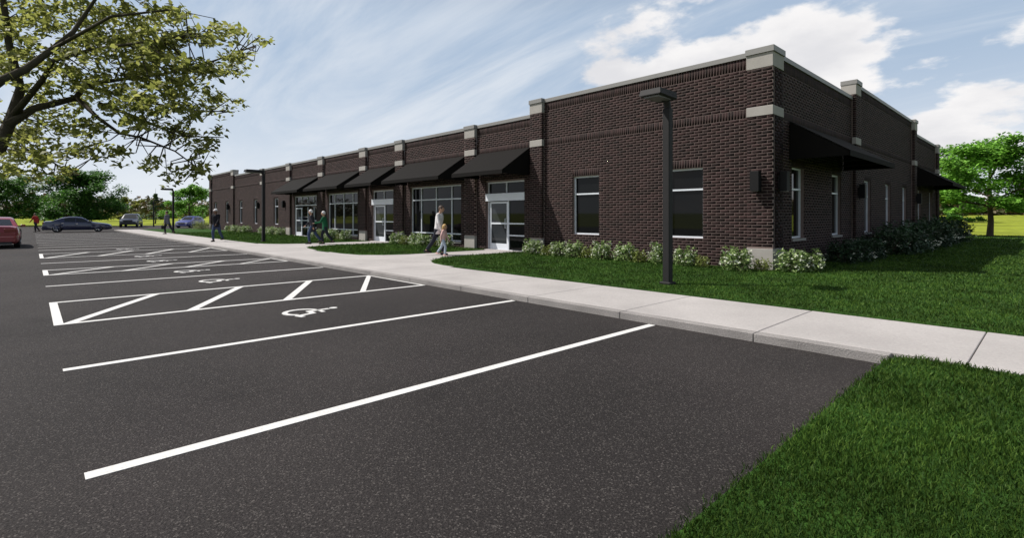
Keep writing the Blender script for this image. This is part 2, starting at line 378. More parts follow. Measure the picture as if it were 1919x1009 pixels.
rs = np.random.RandomState(7)
def inside(P, poly):
    x, y = P[:, 0], P[:, 1]; c = np.zeros(len(P), bool); n = len(poly)
    for i in range(n):
        x1, y1 = poly[i]; x2, y2 = poly[(i + 1) % n]
        c ^= ((y1 > y) != (y2 > y)) & (x < (x2 - x1) * (y - y1) / (y2 - y1 + 1e-12) + x1)
    return c
def grass(label, poly, bbox, dens, ref, hgt, wid, dmax, grow=.03, cap=400000):
    x0, x1, y0, y1 = bbox; area = (x1 - x0) * (y1 - y0)
    n = int(min(area * dens, 4e6)); P = np.stack([rs.uniform(x0, x1, n), rs.uniform(y0, y1, n)], 1)
    rel = P - np.array(CAM[:2]); dep = rel @ FW; lat = rel @ RT; d = np.hypot(dep, lat)
    keep = (rs.rand(n) < np.minimum(1, (ref / np.maximum(d, .1)) ** 2)) & (d < dmax) & (dep > .3) & (np.abs(lat) < dep * 2.3 + .5)
    P, d = P[keep], d[keep]
    q = P + rs.normal(0, grow, P.shape); k = inside(q, poly); P, d = P[k], d[k]
    n = len(P); s = np.clip(d / ref, 1, 3.2)
    h = hgt * rs.uniform(.55, 1.25, n) * (.75 + .25 * s); wd = wid * rs.uniform(.7, 1.3, n) * s
    clump = .75 + .5 * (np.sin(P[:, 0] * 5.1 + np.sin(P[:, 1] * 3.7)) * np.sin(P[:, 1] * 4.3 + 1.3) * .5 + .5); h *= clump
    a = rs.uniform(0, 2 * np.pi, n); side = np.stack([np.cos(a), np.sin(a), np.zeros(n)], 1)
    b_ = rs.uniform(0, 2 * np.pi, n); lean = np.stack([np.cos(b_), np.sin(b_), np.zeros(n)], 1) * (h * rs.uniform(.15, .95, n))[:, None]
    base = np.stack([P[:, 0], P[:, 1], np.full(n, LZ - .004)], 1); up = np.array([0, 0, 1.])
    hw = side * wd[:, None] / 2
    V = np.stack([base - hw, base + hw, base + hw * .75 + lean * .38 + up * (h * .62)[:, None], base + lean + up * h[:, None], base - hw * .75 + lean * .38 + up * (h * .62)[:, None]], 1)
    tag(link('grass', np_mesh('grass', V, 5, M_BLADE)), label, 'grass', kind='stuff')
grass('blades of short foreground grass beside the asphalt edge', LAWNS['near'], (3.6, 20, -15.2, -7.2), 11000, 3.2, .034, .0046, 24, .022)
grass('short grass blades of the lawn by the brick corner', LAWNS['right'], (-9.4, 26.6, -5.3, 14), 2600, 7.0, .036, .008, 34)
grass('short grass blades of the lawn along the shaded side wall', LAWNS['right'], (.3, 26.6, 14, 35.8), 420, 17, .045, .016, 70)
grass('short grass blades of the small island lawn', LAWNS['island'], (-18.6, -11, -5.2, .1), 900, 12, .05, .014, 60)
grass('short grass blades of the far lawn strip', LAWNS['left'], (-44, -20.9, -5.3, .1), 320, 22, .05, .022, 80)

# ------------------------------------------------------------------ brick building
GZ = .06
bld = tag(empty('brick_building', (-27.7, 13.2, GZ), shifted=True), 'long dark brick single storey building with sloped awnings and pale stone caps', 'building')
WP = .13                                        # wall face behind the pilaster face
COURSE, BL, JT = .0793, .240, .0105
ALLB = []                                       # every brick: (distance, kind, box, wall object)
def span_minus(a, c, cuts):
    out = [(a, c)]
    for p, q in cuts:
        nx = []
        for s, e in out:
            if q <= s or p >= e: nx.append((s, e)); continue
            if p > s: nx.append((s, p))
            if q < e: nx.append((q, e))
        out = nx
    return out
def courses(u0, u1, z0, z1, holes):             # running bond
    res = []; r = 0; z = GZ
    while z < z1 - .02:
        za, zb = max(z + JT / 2, z0), min(z + COURSE - JT / 2, z1)
        if zb - za > .02:
            cuts = [(h[0], h[1]) for h in holes if h[2] < zb - .012 and h[3] > za + .012]
            part = [h for h in holes if h[0] < u1 and h[1] > u0]
            for s, e in span_minus(u0, u1, cuts):
                off = (r % 2) * (BL + JT) / 2; k0 = math.floor((s - off) / (BL + JT)); u = off + k0 * (BL + JT)
                while u < e:
                    a, c = max(u, s), min(u + BL, e)
                    if c - a > .025: res.append((a, c, za, zb))
                    u += BL + JT
        z += COURSE; r += 1
    return res
def soldiers(u0, u1, z0, z1):
    n = max(1, round((u1 - u0) / .0793)); p = (u1 - u0) / n
    return [(u0 + i * p + JT / 2, u0 + (i + 1) * p - JT / 2, z0 + JT / 2, z1 - JT / 2) for i in range(n)]
def to_box(side, plane, q, dep):
    a, c, z0, z1 = q
    return (a, c, plane, plane + dep, z0, z1) if side == 'f' else (plane - dep, plane, a, c, z0, z1)
def lay(wall, side, plane, lst, dep=.02):
    for q in lst: ALLB.append((to_box(side, plane, q, dep), wall))
def panel(b, side, plane, thick, u0, u1, z0, z1, holes):   # solid wall with openings
    us = sorted({u0, u1} | {h[i] for h in holes for i in (0, 1) if u0 < h[i] < u1}); zs = sorted({z0, z1} | {h[i] for h in holes for i in (2, 3) if z0 < h[i] < z1})
    for i in range(len(us) - 1):
        j = 0
        while j < len(zs) - 1:
            def solid(jj): 
                cu, cz = (us[i] + us[i + 1]) / 2, (zs[jj] + zs[jj + 1]) / 2
                return not any(h[0] < cu < h[1] and h[2] < cz < h[3] for h in holes)
            if not solid(j): j += 1; continue
            k = j
            while k < len(zs) - 1 and solid(k): k += 1
            b.box(*((us[i], us[i + 1], plane, plane + thick) if side == 'f' else (plane - thick, plane, us[i], us[i + 1])), zs[j], zs[k]); j = k
def wall(side, plane, u0, u1, top, openings):
    """one bay of wall between two pilasters; top = top of the coping"""
    zt = top - .13
    b = MB(); panel(b, side, plane + (.0014 if side == 'f' else -.0014), .30, u0, u1, GZ, zt, openings)
    o = b.build('wall', M_MORTAR, bld)
    gz = lambda z: GZ + round((z - GZ) / COURSE) * COURSE
    sol = [(u0, u1, gz(zt - .30), zt), (u0, u1, gz(4.03), gz(4.26))]
    heads = [(h[0], h[1], h[3], h[3] + 3 * COURSE) for h in openings if h[3] < 2.95 and h[1] - h[0] < 1.6]
    lay(o, side, plane, courses(u0, u1, GZ, zt, openings + sol + heads))
    for s in sol: lay(o, side, plane, soldiers(*s))
    for s in heads: lay(o, side, plane, soldiers(*s))
    t = .035                                     # metal coping on top
    c = MB().bbox(*((u0, u1, plane - t, plane + .34) if side == 'f' else (plane - .34, plane + t, u0, u1)), zt, top, .008)
    c.build('coping', M_COPE, bld)
    return o
def pilaster(u0, u1, top, side='f', deep=.13, corner=False):
    zt = top - .13; b = MB()
    if side == 'f': b.box(u0 + .0014, u1 - .0014, .0014, deep, GZ, zt)
    else: b.box(-deep, -.0014, u0 + .0014, u1 - .0014, GZ, zt)
    o = b.build('pilaster', M_MORTAR, bld)
    st = [(.45 if False else GZ, .65), (4.028, 4.262), (zt - .36, zt)]
    nm = ['base_stone', 'band_stone', 'cap_stone']
    e = .012
    for (z0, z1), n in zip(st, nm):
        dd = deep + .01 if n == 'cap_stone' else .12
        if corner: 
            bb = MB().bbox(u0 - e, e, -e, .72 + e, z0, z1, .006)
        elif side == 'f': bb = MB().bbox(u0 - e, u1 + e, -e, dd, z0, z1, .006)
        else: bb = MB().bbox(-dd, e, u0 - e, u1 + e, z0, z1, .006)
        bb.build(n, M_STONE, o)
    f = .05
    if corner: c = MB().bbox(u0 - .03, f, -f, .72 + .03, zt + .001, top + .02, .008)
    elif side == 'f': c = MB().bbox(u0 - .03, u1 + .03, -f, max(deep, .42) + .02, zt + .001, top + .02, .008)
    else: c = MB().bbox(-max(deep, .42) - .02, f, u0 - .03, u1 + .03, zt + .001, top + .02, .008)
    c.build('coping', M_COPE, o)
    holes = [(-99, 99, *s) for s in st]
    lay(o, side, 0, courses(u0, u1, GZ, zt, holes), .10)
    if corner:
        lay(o, 's', 0, courses(.10 + JT, .72, GZ, zt, holes), .10)
    elif deep > .2:                               # raised parapet block: bricks on its visible end
        if side == 's': lay(o, 'f', u0, courses(-deep, -.10 - JT, 5.55, zt, holes), .02)
    return o

TALL, LOW, MIDS = 5.73, 5.27, 6.28
P_F = [(-.63, 0.0, TALL), (-8.51, -7.91, TALL), (-12.43, -11.77, LOW), (-18.16, -17.45, LOW), (-22.04, -21.33, LOW), (-27.75, -27.05, LOW), (-33.4, -32.7, LOW), (-39.2, -38.5, LOW), (-47.45, -46.75, TALL), (-55.41, -54.8, TALL)]
for i, (a, c, t) in enumerate(P_F):
    pilaster(a, c, t, 'f', .45 if i in (1, 8) else .13, corner=(i == 0))
P_S = [(7.70, 8.35, MIDS, .45), (18.55, 19.2, MIDS, .45), (25.75, 26.4, TALL, .13)]
for a, c, t, dp in P_S: pilaster(a, c, t, 's', dp)
WZ0, WZ1 = GZ + 10 * COURSE, GZ + 35 * COURSE
F_OPEN = {0: [(-3.0, -1.88, WZ0, WZ1), (-6.57, -5.45, WZ0, WZ1)], 1: [(-11.16, -8.94, GZ, 2.86)], 2: [(-16.92, -12.85, .36, 2.86)], 3: [(-20.8, -18.55, GZ, 2.86)], 4: [(-26.55, -22.5, .36, 2.86)],
          5: [(-32.25, -28.28, GZ, 2.86)], 6: [(-36.38, -35.4, WZ0, WZ1)], 7: [(-45.35, -44.4, WZ0, WZ1), (-41.25, -40.3, WZ0, WZ1)], 8: [(-49.8, -48.8, WZ0, WZ1), (-53.95, -52.95, WZ0, WZ1)]}
for i in range(9):
    u1 = P_F[i][0]; u0 = P_F[i + 1][1]
    wall('f', WP, u0, u1, TALL if i in (0, 8) else LOW, F_OPEN[i])
S_OPEN = [[(1.74, 2.75, WZ0, WZ1), (5.39, 6.4, WZ0, WZ1)], [(9.45, 10.4, WZ0, WZ1), (12.9, 13.85, WZ0, WZ1), (16.4, 17.35, WZ0, WZ1)], [(20.3, 21.2, WZ0, WZ1), (23.75, 24.65, WZ0, WZ1)]]
S_BAY = [(.72, 7.70, TALL), (8.35, 18.55, MIDS), (19.2, 25.75, TALL)]
for (u0, u1, t), op in zip(S_BAY, S_OPEN): wall('s', -WP, u0, u1, t, op)
# rear walls and roof, out of sight behind the parapets
b = MB(); b.box(-55.25, -.5, 26.0, 26.25, GZ, 5.5); b.build('wall', M_BRICK, bld)
b = MB(); b.box(-55.3, -55.0, .46, 26.0, GZ, 5.5); b.build('wall', M_BRICK, bld)
b = MB(); b.box(-54.98, -.46, .46, 25.98, 4.3, 4.6); b.build('roof', M_ROOF, bld)
b = MB(); b.box(-54.98, -.46, .47, 25.98, -.05, .05); b.build('floor_slab', M_DARK, bld)

# bricks: the ones that show largest are objects of their own, the rest is one part per wall
def bdist(q): return math.hypot((q[0] + q[1]) / 2 - CAM[0], (q[2] + q[3]) / 2 - CAM[1]) 
def lit_face(q): return q[2] < .2 and q[0] > -8
order = sorted(range(len(ALLB)), key=lambda i: bdist(ALLB[i][0]) + (0 if lit_face(ALLB[i][0]) else 50) + .3 * abs((ALLB[i][0][4] + ALLB[i][0][5]) / 2 - 1.6))
single = set(order[:300]); bm_cache = {}; rest = {}
for i, (q, o) in enumerate(ALLB):
    if i in single:
        key = tuple(round(q[2 * k + 1] - q[2 * k], 3) for k in range(3))
        if key not in bm_cache: bm_cache[key] = np_boxes('brick', [(-key[0] / 2, key[0] / 2, -key[1] / 2, key[1] / 2, -key[2] / 2, key[2] / 2)], M_BRICK1)
        x = link('brick', bm_cache[key], o); x.location = ((q[0] + q[1]) / 2, (q[2] + q[3]) / 2, (q[4] + q[5]) / 2)
    else: rest.setdefault(o.name, (o, []))[1].append(q)
for o, lst in rest.values():
    tag(link('brickwork', np_boxes('brickwork', lst, M_BRICK), o), kind='stuff')

# windows and doors --------------------------------------------------------
def slab(side, plane, u0, u1, d0, d1, z0, z1, b=None):   # d0..d1 = depth behind the plane
    b = b or MB()
    return b.box(*((u0, u1, plane + d0, plane + d1) if side == 'f' else (plane - d1, plane - d0, u0, u1)), z0, z1)
def ring(side, plane, u0, u1, d0, d1, z0, z1, t):
    b = MB(); slab(side, plane, u0, u0 + t, d0, d1, z0, z1, b); slab(side, plane, u1 - t, u1, d0, d1, z0, z1, b)
    slab(side, plane, u0 + t, u1 - t, d0, d1, z0, z0 + t, b); slab(side, plane, u0 + t, u1 - t, d0, d1, z1 - t, z1, b); return b
def glazing(side, plane, o, ubars, zbars, d0=.10, t=.05, dpt=.11):
    """panes between the given bars; ubars/zbars include the outer edges"""
    for i in range(len(ubars) - 1):
        for j in range(len(zbars) - 1):
            slab(side, plane, ubars[i] + .01, ubars[i + 1] - .01, d0 + .045, d0 + .06, zbars[j] + .01, zbars[j + 1] - .01).build('pane', M_GLASS, o)
    for u in ubars[1:-1]: slab(side, plane, u - t / 2, u + t / 2, d0 + .003, d0 + dpt, zbars[0] + t, zbars[-1] - t).build('mullion', M_FRAME, o)
    for z in zbars[1:-1]:
        b = MB()
        for i in range(len(ubars) - 1): slab(side, plane, ubars[i] + t / 2, ubars[i + 1] - t / 2, d0 - .012, d0 + dpt - .004, z - t / 2, z + t / 2, b)
        b.build('transom', M_FRAME, o)
def window(side, plane, u0, u1, z0=WZ0, z1=WZ1, us=(), zs=(2.23,), sill=True):
    o = ring(side, plane, u0, u1, .10, .22, z0, z1, .05).build('window', M_FRAME, bld)
    glazing(side, plane, o, [u0] + list(us) + [u1], [z0] + list(zs) + [z1])
    if sill: slab(side, plane, u0 - .03, u1 + .03, -.04, .10, z0 - .07, z0 - .002).build('sill', M_STONE if side == 'f' and False else M_COPE, o)
    return o
for i, ops in F_OPEN.items():
    for (u0, u1, z0, z1) in ops:
        if i in (0, 6, 7, 8): window('f', WP, u0, u1, sill=False)
        elif i in (2, 4):
            s = (u1 - u0); window('f', WP, u0, u1, z0, z1, [u0 + s * .2, u0 + s * .505, u0 + s * .8], [.69, 2.25], True)
for ops in S_OPEN:
    for (u0, u1, z0, z1) in ops: window('s', -WP, u0, u1)
def leaf(o, u0, u1, hinge):
    b = ring('f', WP, u0, u1, .115, .165, .13, 2.06, .07); slab('f', WP, u0 + .07, u1 - .07, .116, .164, .20, .38, b); slab('f', WP, u0 + .07, u1 - .07, .116, .164, 1.15, 1.22, b)
    d = b.build('door', M_FRAME, o)
    for a, c in ((.37, 1.16), (1.21, 2.0)): pass
    slab('f', WP, u0 + .06, u1 - .06, .135, .148, .37, 2.0).build('door_pane', M_DGLASS, o)
    x = u1 - .10 if hinge < 0 else u0 + .10
    MB().tube([(x, WP + .115, 1.0), (x, WP + .055, 1.0), (x, WP + .055, 1.38), (x, WP + .115, 1.38)], [.013] * 4, 8).build('door_handle', M_FRAME, o, True)
def entrance(u0, u1, dl, dr, extra=()):
    o = ring('f', WP, u0, u1, .10, .22, .09, 2.86, .055).build('entrance', M_FRAME, bld)
    z = 2.40
    for a, c in zip([u0] + list(extra) + [u1], list(extra) + [u1]): pass
    mid = (u0 + u1) / 2
    ub = [u0] + (list(extra) or [mid]) + [u1]
    for a, c in zip(ub[:-1], ub[1:]): slab('f', WP, a + .02, c - .02, .145, .16, z, 2.83).build('pane', M_GLASS, o)
    for u in ub[1:-1]: slab('f', WP, u - .025, u + .025, .103, .21, z + .02, 2.81).build('mullion', M_FRAME, o)
    leaf(o, dl, dr, -1)
    slab('f', WP, dr - .0 + .002, dr + .06, .103, .21, .14, 2.08).build('mullion', M_FRAME, o)
    if dl - u0 > .2: 
        slab('f', WP, dl - .06, dl - .002, .103, .21, .14, 2.08).build('mullion', M_FRAME, o)
        slab('f', WP, u0 + .03, dl - .06, .145, .16, .12, 2.08).build('pane', M_GLASS, o)
    if u1 - dr > .2:
        slab('f', WP, dr + .06, u1 - .03, .145, .16, .12, 2.08).build('pane', M_GLASS, o)
        for zz in (1.185, .72): slab('f', WP, dr + .06, u1 - .055, .10, .2, zz - .025, zz + .025).build('transom', M_FRAME, o)
    return o
for u0, u1, dl, dr in ((-11.16, -8.94, -11.05, -9.98), (-20.8, -18.55, -20.7, -19.62)):
    o = entrance(u0, u1, dl, dr)
    MB().bbox(u0 - .02, u1 + .02, WP - .03, WP + .2, 2.09, 2.39, .01).build('header_panel', M_FRAME, o)
    MB().bbox(u0, u1, WP - .12, WP + .24, .06, .135, .008).build('threshold', M_CONC, o)
o = entrance(-32.25, -28.28, -32.15, -31.1, (-31.03, -30.0, -28.96))
slab('f', WP, -32.2, -28.33, .103, .2, 2.09, 2.40).build('transom_panel', M_GLASS, o)
slab('f', WP, -32.2, -28.33, .098, .2, 2.2, 2.255).build('transom', M_FRAME, o)
for u in (-30.0, -28.96): slab('f', WP, u - .025, u + .025, .104, .21, .14, 2.09).build('mullion', M_FRAME, o)
MB().bbox(-32.25, -28.28, WP - .12, WP + .24, .06, .135, .008).build('threshold', M_CONC, o)

# awnings ------------------------------------------------------------------
def awning(side, u0, u1, z_top=4.05, z_bot=3.0, out=1.42):
    pl = WP if side == 'f' else -WP
    def P(u, d, z): return (u, pl - d, z) if side == 'f' else (pl + d, u, z)
    def sheet(pts, n, name, par, th=.012):
        a, c, d = (Vector(p) for p in pts[:3]); nn = (c - a).cross(d - a).normalized() * th
        k = len(pts); vs = [tuple(Vector(p) - nn / 2) for p in pts] + [tuple(Vector(p) + nn / 2) for p in pts]
        return MB().add(vs, [tuple(range(k - 1, -1, -1)), tuple(range(k, 2 * k))] + [(i, (i + 1) % k, (i + 1) % k + k, i + k) for i in range(k)]).build(name, M_AWN, par)
    o = sheet([P(u0, .02, z_top), P(u1, .02, z_top), P(u1, out, z_bot + .14), P(u0, out, z_bot + .14)], 0, 'awning', bld)
    sheet([P(u0, out + .008, z_bot + .145), P(u1, out + .008, z_bot + .145), P(u1, out + .008, z_bot), P(u0, out + .008, z_bot)], 0, 'valance', o)
    for u in (u0 + .02, u1 - .02):
        sheet([P(u, .02, z_top - .02), P(u, out - .01, z_bot + .12), P(u, out - .01, z_bot + .01), P(u, .02, z_bot + .01)], 0, 'end_panel', o)
    n = max(2, round((u1 - u0) / 1.5))
    for k in range(n + 1):
        u = u0 + .05 + (u1 - u0 - .1) * k / n
        b = MB(); b.tube([P(u, .03, z_top - .05), P(u, out - .03, z_bot + .10)], [.016] * 2, 6); b.tube([P(u, .03, z_bot + .03), P(u, out - .03, z_bot + .03)], [.016] * 2, 6)
        b.build('awning_frame', M_DARK, o)
for u0, u1 in ((-11.6, -8.62), (-17.2, -12.53), (-21.15, -18.25), (-26.85, -22.1), (-32.55, -27.85)): awning('f', u0, u1)
for u0, u1 in ((1.5, 6.65), (19.9, 25.2)): awning('s', u0, u1)

# wall lights --------------------------------------------------------------
def sconce(side, u, plane):
    def B(b, u0, u1, d0, d1, z0, z1): return b.bbox(*((u0, u1, plane - d1, plane - d0) if side == 'f' else (plane + d0, plane + d1, u0, u1)), z0, z1, .008)
    o = B(MB(), u - .11, u + .11, .05, .23, 2.11, 2.61).build('wall_light', M_SCON, bld)
    B(MB(), u - .07, u + .07, 0., .05, 2.2, 2.5).build('mount_plate', M_DARK, o)
    B(MB(), u - .08, u + .08, .07, .21, 2.10, 2.125).build('lens', M_LENS, o)
for u in (-.36, -48.5, -39.75, -33.95): sconce('f', u, 0 if u > -1 else WP)
for u in (.40, 8.0, 18.9): sconce('s', u, 0)

# ------------------------------------------------------------------ lamp posts
def lamp_post(head_len=.62):
    o = empty('lamp_post')
    MB().bbox(-.12, .12, -.12, .12, -.05, .05, .012).build('base_plate', M_DARK, o)
    MB().bbox(-.074, .074, -.074, .074, .0, 3.50, .012).build('pole', M_DARK, o)
    b = MB(); prof = [(0, 3.50), (-.02, 3.60), (-.08, 3.655), (-.2, 3.67)]
    b.tube([(0, y, z) for y, z in prof], [.07, .07, .06, .05], 10); b.build('arm', M_DARK, o, 40)
    h = head_len
    y0, y1 = -h - .05, -.03
    vs = [(-.20, y1, 3.64), (.20, y1, 3.64), (.21, y0, 3.665), (-.21, y0, 3.665), (-.22, y1, 3.66), (.22, y1, 3.66), (.23, y0, 3.68), (-.23, y0, 3.68), (-.21, y1, 3.785), (.21, y1, 3.785), (.21, y0 + .03, 3.785), (-.21, y0 + .03, 3.785)]
    fs = [(3, 2, 1, 0), (8, 9, 10, 11)]
    for r in (0, 4): fs += [(r + i, r + (i + 1) % 4, r + 4 + (i + 1) % 4, r + 4 + i) for i in range(4)]
    hd = MB().add(vs, fs).build('lamp_head', M_DARK, o)
    MB().box(-.16, .16, y0 + .06, y1 - .12, 3.628, 3.66).build('lens', M_LENS, hd)
    return o
lp = lamp_post(); lp.location = (-.46, -4.22, LZ)
tag(lp, 'dark square lamp post on the lawn in front of the two brick corner windows', 'lamp post', 'lamp posts along the sidewalk')
lp2 = lamp_post(.86); lp2.location = (-23.9, -4.5, LZ); tag(lp2, 'dark lamp post on the lawn strip in front of the narrow windows', 'lamp post', 'lamp posts along the sidewalk')
lp3 = copy_tree(lp2); lp3.location = (-48.1, -4.4, LZ); lp3['label'] = 'dark lamp post beside the walking grey jacket near the far building end'
p = from_camera((180 - 600) / 600 * 73, 73, 0); lp4 = copy_tree(lp2); lp4.location = (p.x, p.y, .04); lp4.rotation_euler.z = R(180); lp4['label'] = 'distant lamp post standing alone beyond the far end drive'

# ------------------------------------------------------------------ foliage
def leaf_quads(C, size, up=.5, aspect=.55, rng=None):
    n = len(C); rng = rng or rs
    nrm = rng.normal(0, 1, (n, 3)); nrm /= np.linalg.norm(nrm, axis=1)[:, None]; nrm[:, 2] = np.abs(nrm[:, 2]); nrm = nrm * (1 - up) + np.array([0, 0, 1.]) * up; nrm /= np.linalg.norm(nrm, axis=1)[:, None]
    t = rng.normal(0, 1, (n, 3)); t -= nrm * (t * nrm).sum(1)[:, None]; t /= np.linalg.norm(t, axis=1)[:, None]; s = np.cross(nrm, t)
    L = (size * rng.uniform(.65, 1.3, n))[:, None]
    droop = -nrm * L * rng.uniform(.0, .25, n)[:, None]
    return np.stack([C - t * L / 2, C + s * L * aspect / 2 + droop * -.3, C + t * L / 2 + droop, C - s * L * aspect / 2 + droop * -.3], 1)
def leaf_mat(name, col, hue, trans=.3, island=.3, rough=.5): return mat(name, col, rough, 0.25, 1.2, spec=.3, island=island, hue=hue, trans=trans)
M_LEAF_R = leaf_mat('bright_leaves', (.10, .27, .028), (.22, .43, .065))
M_LEAF_D = leaf_mat('deep_green_leaves', (.030, .10, .015), (.085, .20, .03))
M_LEAF_G = leaf_mat('grey_green_leaves', (.07, .12, .055), (.13, .19, .08))
M_LEAF_O = leaf_mat('olive_leaves', (.16, .19, .04), (.29, .295, .085), .65)
M_LEAF_W = leaf_mat('woodland_leaves', (.055, .075, .020), (.10, .065, .030), .2)
M_SHRUB = leaf_mat('shrub_leaves', (.09, .18, .035), (.26, .33, .13), .25)
M_SHRUBD = leaf_mat('shade_darkened_shrub_leaves', (.018, .040, .018), (.040, .075, .034), .15)  # darker kind of leaf; colour also darkened to stand in for wall shade
M_SHRUBY = leaf_mat('yellow_shrub_leaves', (.13, .18, .035), (.22, .25, .07), .25)
M_FLOWER = mat('white_petals', (.70, .73, .60), .6, .1, 3, island=.18, trans=.25)

def tree_parts(seed, H, rx, clear, trunk_r, lsize, nleaf, limbs=8, zc=None, layered=.55, spread=.42, cone=False):
    rng = np.random.RandomState(seed); rnd = random.Random(seed)
    zc = zc or (clear + H) / 2; rz = (H - clear) / 2
    wood = MB(); top = Vector((rnd.uniform(-.2, .2), rnd.uniform(-.2, .2), H * .86))
    tp = [Vector((0, 0, -.1)), Vector((0, 0, .12)), Vector((rnd.uniform(-.06, .06), rnd.uniform(-.06, .06), clear * .6)), Vector((top.x * .4, top.y * .4, clear * 1.15)), Vector((top.x * .7, top.y * .7, (clear + H) / 2)), top]
    wood.tube(tp, [trunk_r * q for q in (1.55, 1.15, .92, .8, .45, .1)], 9)
    tips = []
    def on_trunk(t):
        t *= len(tp) - 1; i = min(int(t), len(tp) - 2); return tp[i].lerp(tp[i + 1], t - i)
    for k in range(limbs):
        f = k / max(1, limbs - 1); t0 = .48 + .42 * f; s = on_trunk(t0); az = k * 2.4 + rnd.uniform(-.4, .4)
        el = -.15 + 1.0 * f + rnd.uniform(-.15, .15)
        prof = (1 - f) if cone else math.sqrt(max(.15, 1 - (2 * f - .75) ** 2 * .75))
        ln = rx * prof * rnd.uniform(.85, 1.1)
        d = Vector((math.cos(az) * math.cos(el), math.sin(az) * math.cos(el), math.sin(el) + .12))
        m1 = s + d * ln * .5 + Vector((0, 0, rnd.uniform(-.05, .1) * ln)); e = s + d * ln
        wood.tube([s, m1, e], [trunk_r * .42, trunk_r * .26, trunk_r * .07], 6)
        for j in range(5):
            u = .35 + .16 * j; q = s.lerp(m1, u * 2) if u < .5 else m1.lerp(e, u * 2 - 1)
            d2 = (d * .55 + Vector((rnd.uniform(-1, 1), rnd.uniform(-1, 1), rnd.uniform(-.35, .7)))).normalized()
            l2 = ln * rnd.uniform(.28, .5); e2 = q + d2 * l2
            wood.tube([q, q.lerp(e2, .5) + Vector((0, 0, .04 * l2)), e2], [trunk_r * .16, trunk_r * .1, trunk_r * .03], 5)
            tips += [(e2, 1.), (q.lerp(e2, .6), .8)]
            for i in range(2):
                d3 = (d2 + Vector((rnd.uniform(-1, 1), rnd.uniform(-1, 1), rnd.uniform(-.5, .6)))).normalized(); e3 = q.lerp(e2, .7) + d3 * l2 * .6
                tips.append((e3, .9))
        tips.append((e, 1.))
    T = np.array([t[0] for t in tips]); wgt = np.array([t[1] for t in tips]); wgt = wgt / wgt.sum()
    idx = rng.choice(len(T), nleaf, p=wgt)
    off = rng.normal(0, 1, (nleaf, 3)); off /= np.linalg.norm(off, axis=1)[:, None]; off *= (rng.rand(nleaf) ** .5)[:, None]
    C = T[idx] + off * np.array([spread, spread, spread * layered]) * (rx / 3.)
    C = C[C[:, 2] > clear * .92]
    return wood, leaf_quads(C, lsize, .45, .6, rng)
def tree(name, label, loc, seed, H, rx, clear, tr, ls, nl, lm, bark=None, group=None, rot=0., **kw):
    o = tag(empty(name, loc, rot), label, 'tree', group)
    wd, V = tree_parts(seed, H, rx, clear, tr, ls, nl, **kw)
    wd.build('trunk', bark or M_BARK, o, True); link('crown', np_mesh('crown', V, 4, lm), o)
    return o
def at(px, d, z=.05): return from_camera((px - 600) / 600 * d, d, z)
def gh(d, px): return .06
tree('shade_tree', 'bright green spreading tree on the lawn past the shaded side wall', (1.75, 33.6, .1), 11, 6.45, 3.0, 1.8, .17, .25, 26000, M_LEAF_R, limbs=15, layered=.55, spread=.72)
bt = 'trees beyond the far end of the car park'
tree('broad_tree', 'broad dark green round tree behind the blue sedan', at(97, 74), 5, 7.6, 4.9, 1.0, .22, .34, 22000, M_LEAF_D, group=bt, limbs=14, spread=.75)
tree('broad_tree', 'dark green broad tree behind the red car', at(6, 76), 8, 7.0, 4.2, 1.2, .2, .34, 18000, M_LEAF_D, group=bt, limbs=13, spread=.75)
tree('round_tree', 'mid green round tree behind the small blue hatchback', at(222, 90), 9, 6.9, 3.2, 1.2, .2, .32, 14000, M_LEAF_R, group=bt, limbs=12, spread=.75)
tree('slim_tree', 'slim pale grey green conical tree behind the distant lamp post', at(182, 96), 14, 7.8, 2.1, .9, .12, .26, 6500, M_LEAF_G, group=bt, limbs=12, cone=True)
tree('young_tree', 'small light green sapling just past the far brick wall end', at(237, 84), 21, 3.0, 1.1, 1.1, .06, .2, 900, M_LEAF_R, group=bt, limbs=7)
tree('open_tree', 'yellowish light tree between the dark broad tree and the dark pickup', at(144, 112), 23, 5.2, 3.6, .8, .16, .34, 9000, M_LEAF_O, group=bt, limbs=9)
tree('open_tree', 'yellow green low tree left of the dark broad tree', at(52, 105), 25, 5.0, 3.4, .7, .16, .34, 8000, M_LEAF_R, group=bt, limbs=9)
tree('dark_tree', 'dark green tree at the rear corner of the building', at(1118, 75, .3), 31, 4.0, 3.4, .5, .18, .32, 12000, M_LEAF_D, limbs=9)
tree('field_tree', 'distant green tree right of the spreading lawn tree', at(1330, 60, .4), 33, 6.4, 3.6, 1.4, .18, .32, 12000, M_LEAF_R, limbs=9)

# far woodland edge: one mass
def woods():
    C = []; S = []
    for k in range(260):
        ang = rs.uniform(-64, 62); rr = rs.uniform(165, 235); h = rs.uniform(3.5, 6.5)
        if -30 < ang < 35: continue
        d = rr * math.cos(R(ang)); lat = rr * math.sin(R(ang)); p = from_camera(lat, d, 0)
        n = 230; o = rs.normal(0, 1, (n, 3)); o /= np.linalg.norm(o, axis=1)[:, None]; o *= (rs.rand(n) ** .4)[:, None]
        C.append(np.array([p.x, p.y, 1.6 + h * .42]) + o * np.array([rs.uniform(4, 8), rs.uniform(4, 8), h * .6])); 
    C = np.concatenate(C); C[:, 2] = np.maximum(C[:, 2], .9)
    V = leaf_quads(C, 1.25, .3, .75)
    tag(link('far_woods', np_mesh('far_woods', V, 4, M_LEAF_W)), 'low dark woodland edge along the far side of the field', 'woods', kind='stuff')
woods()

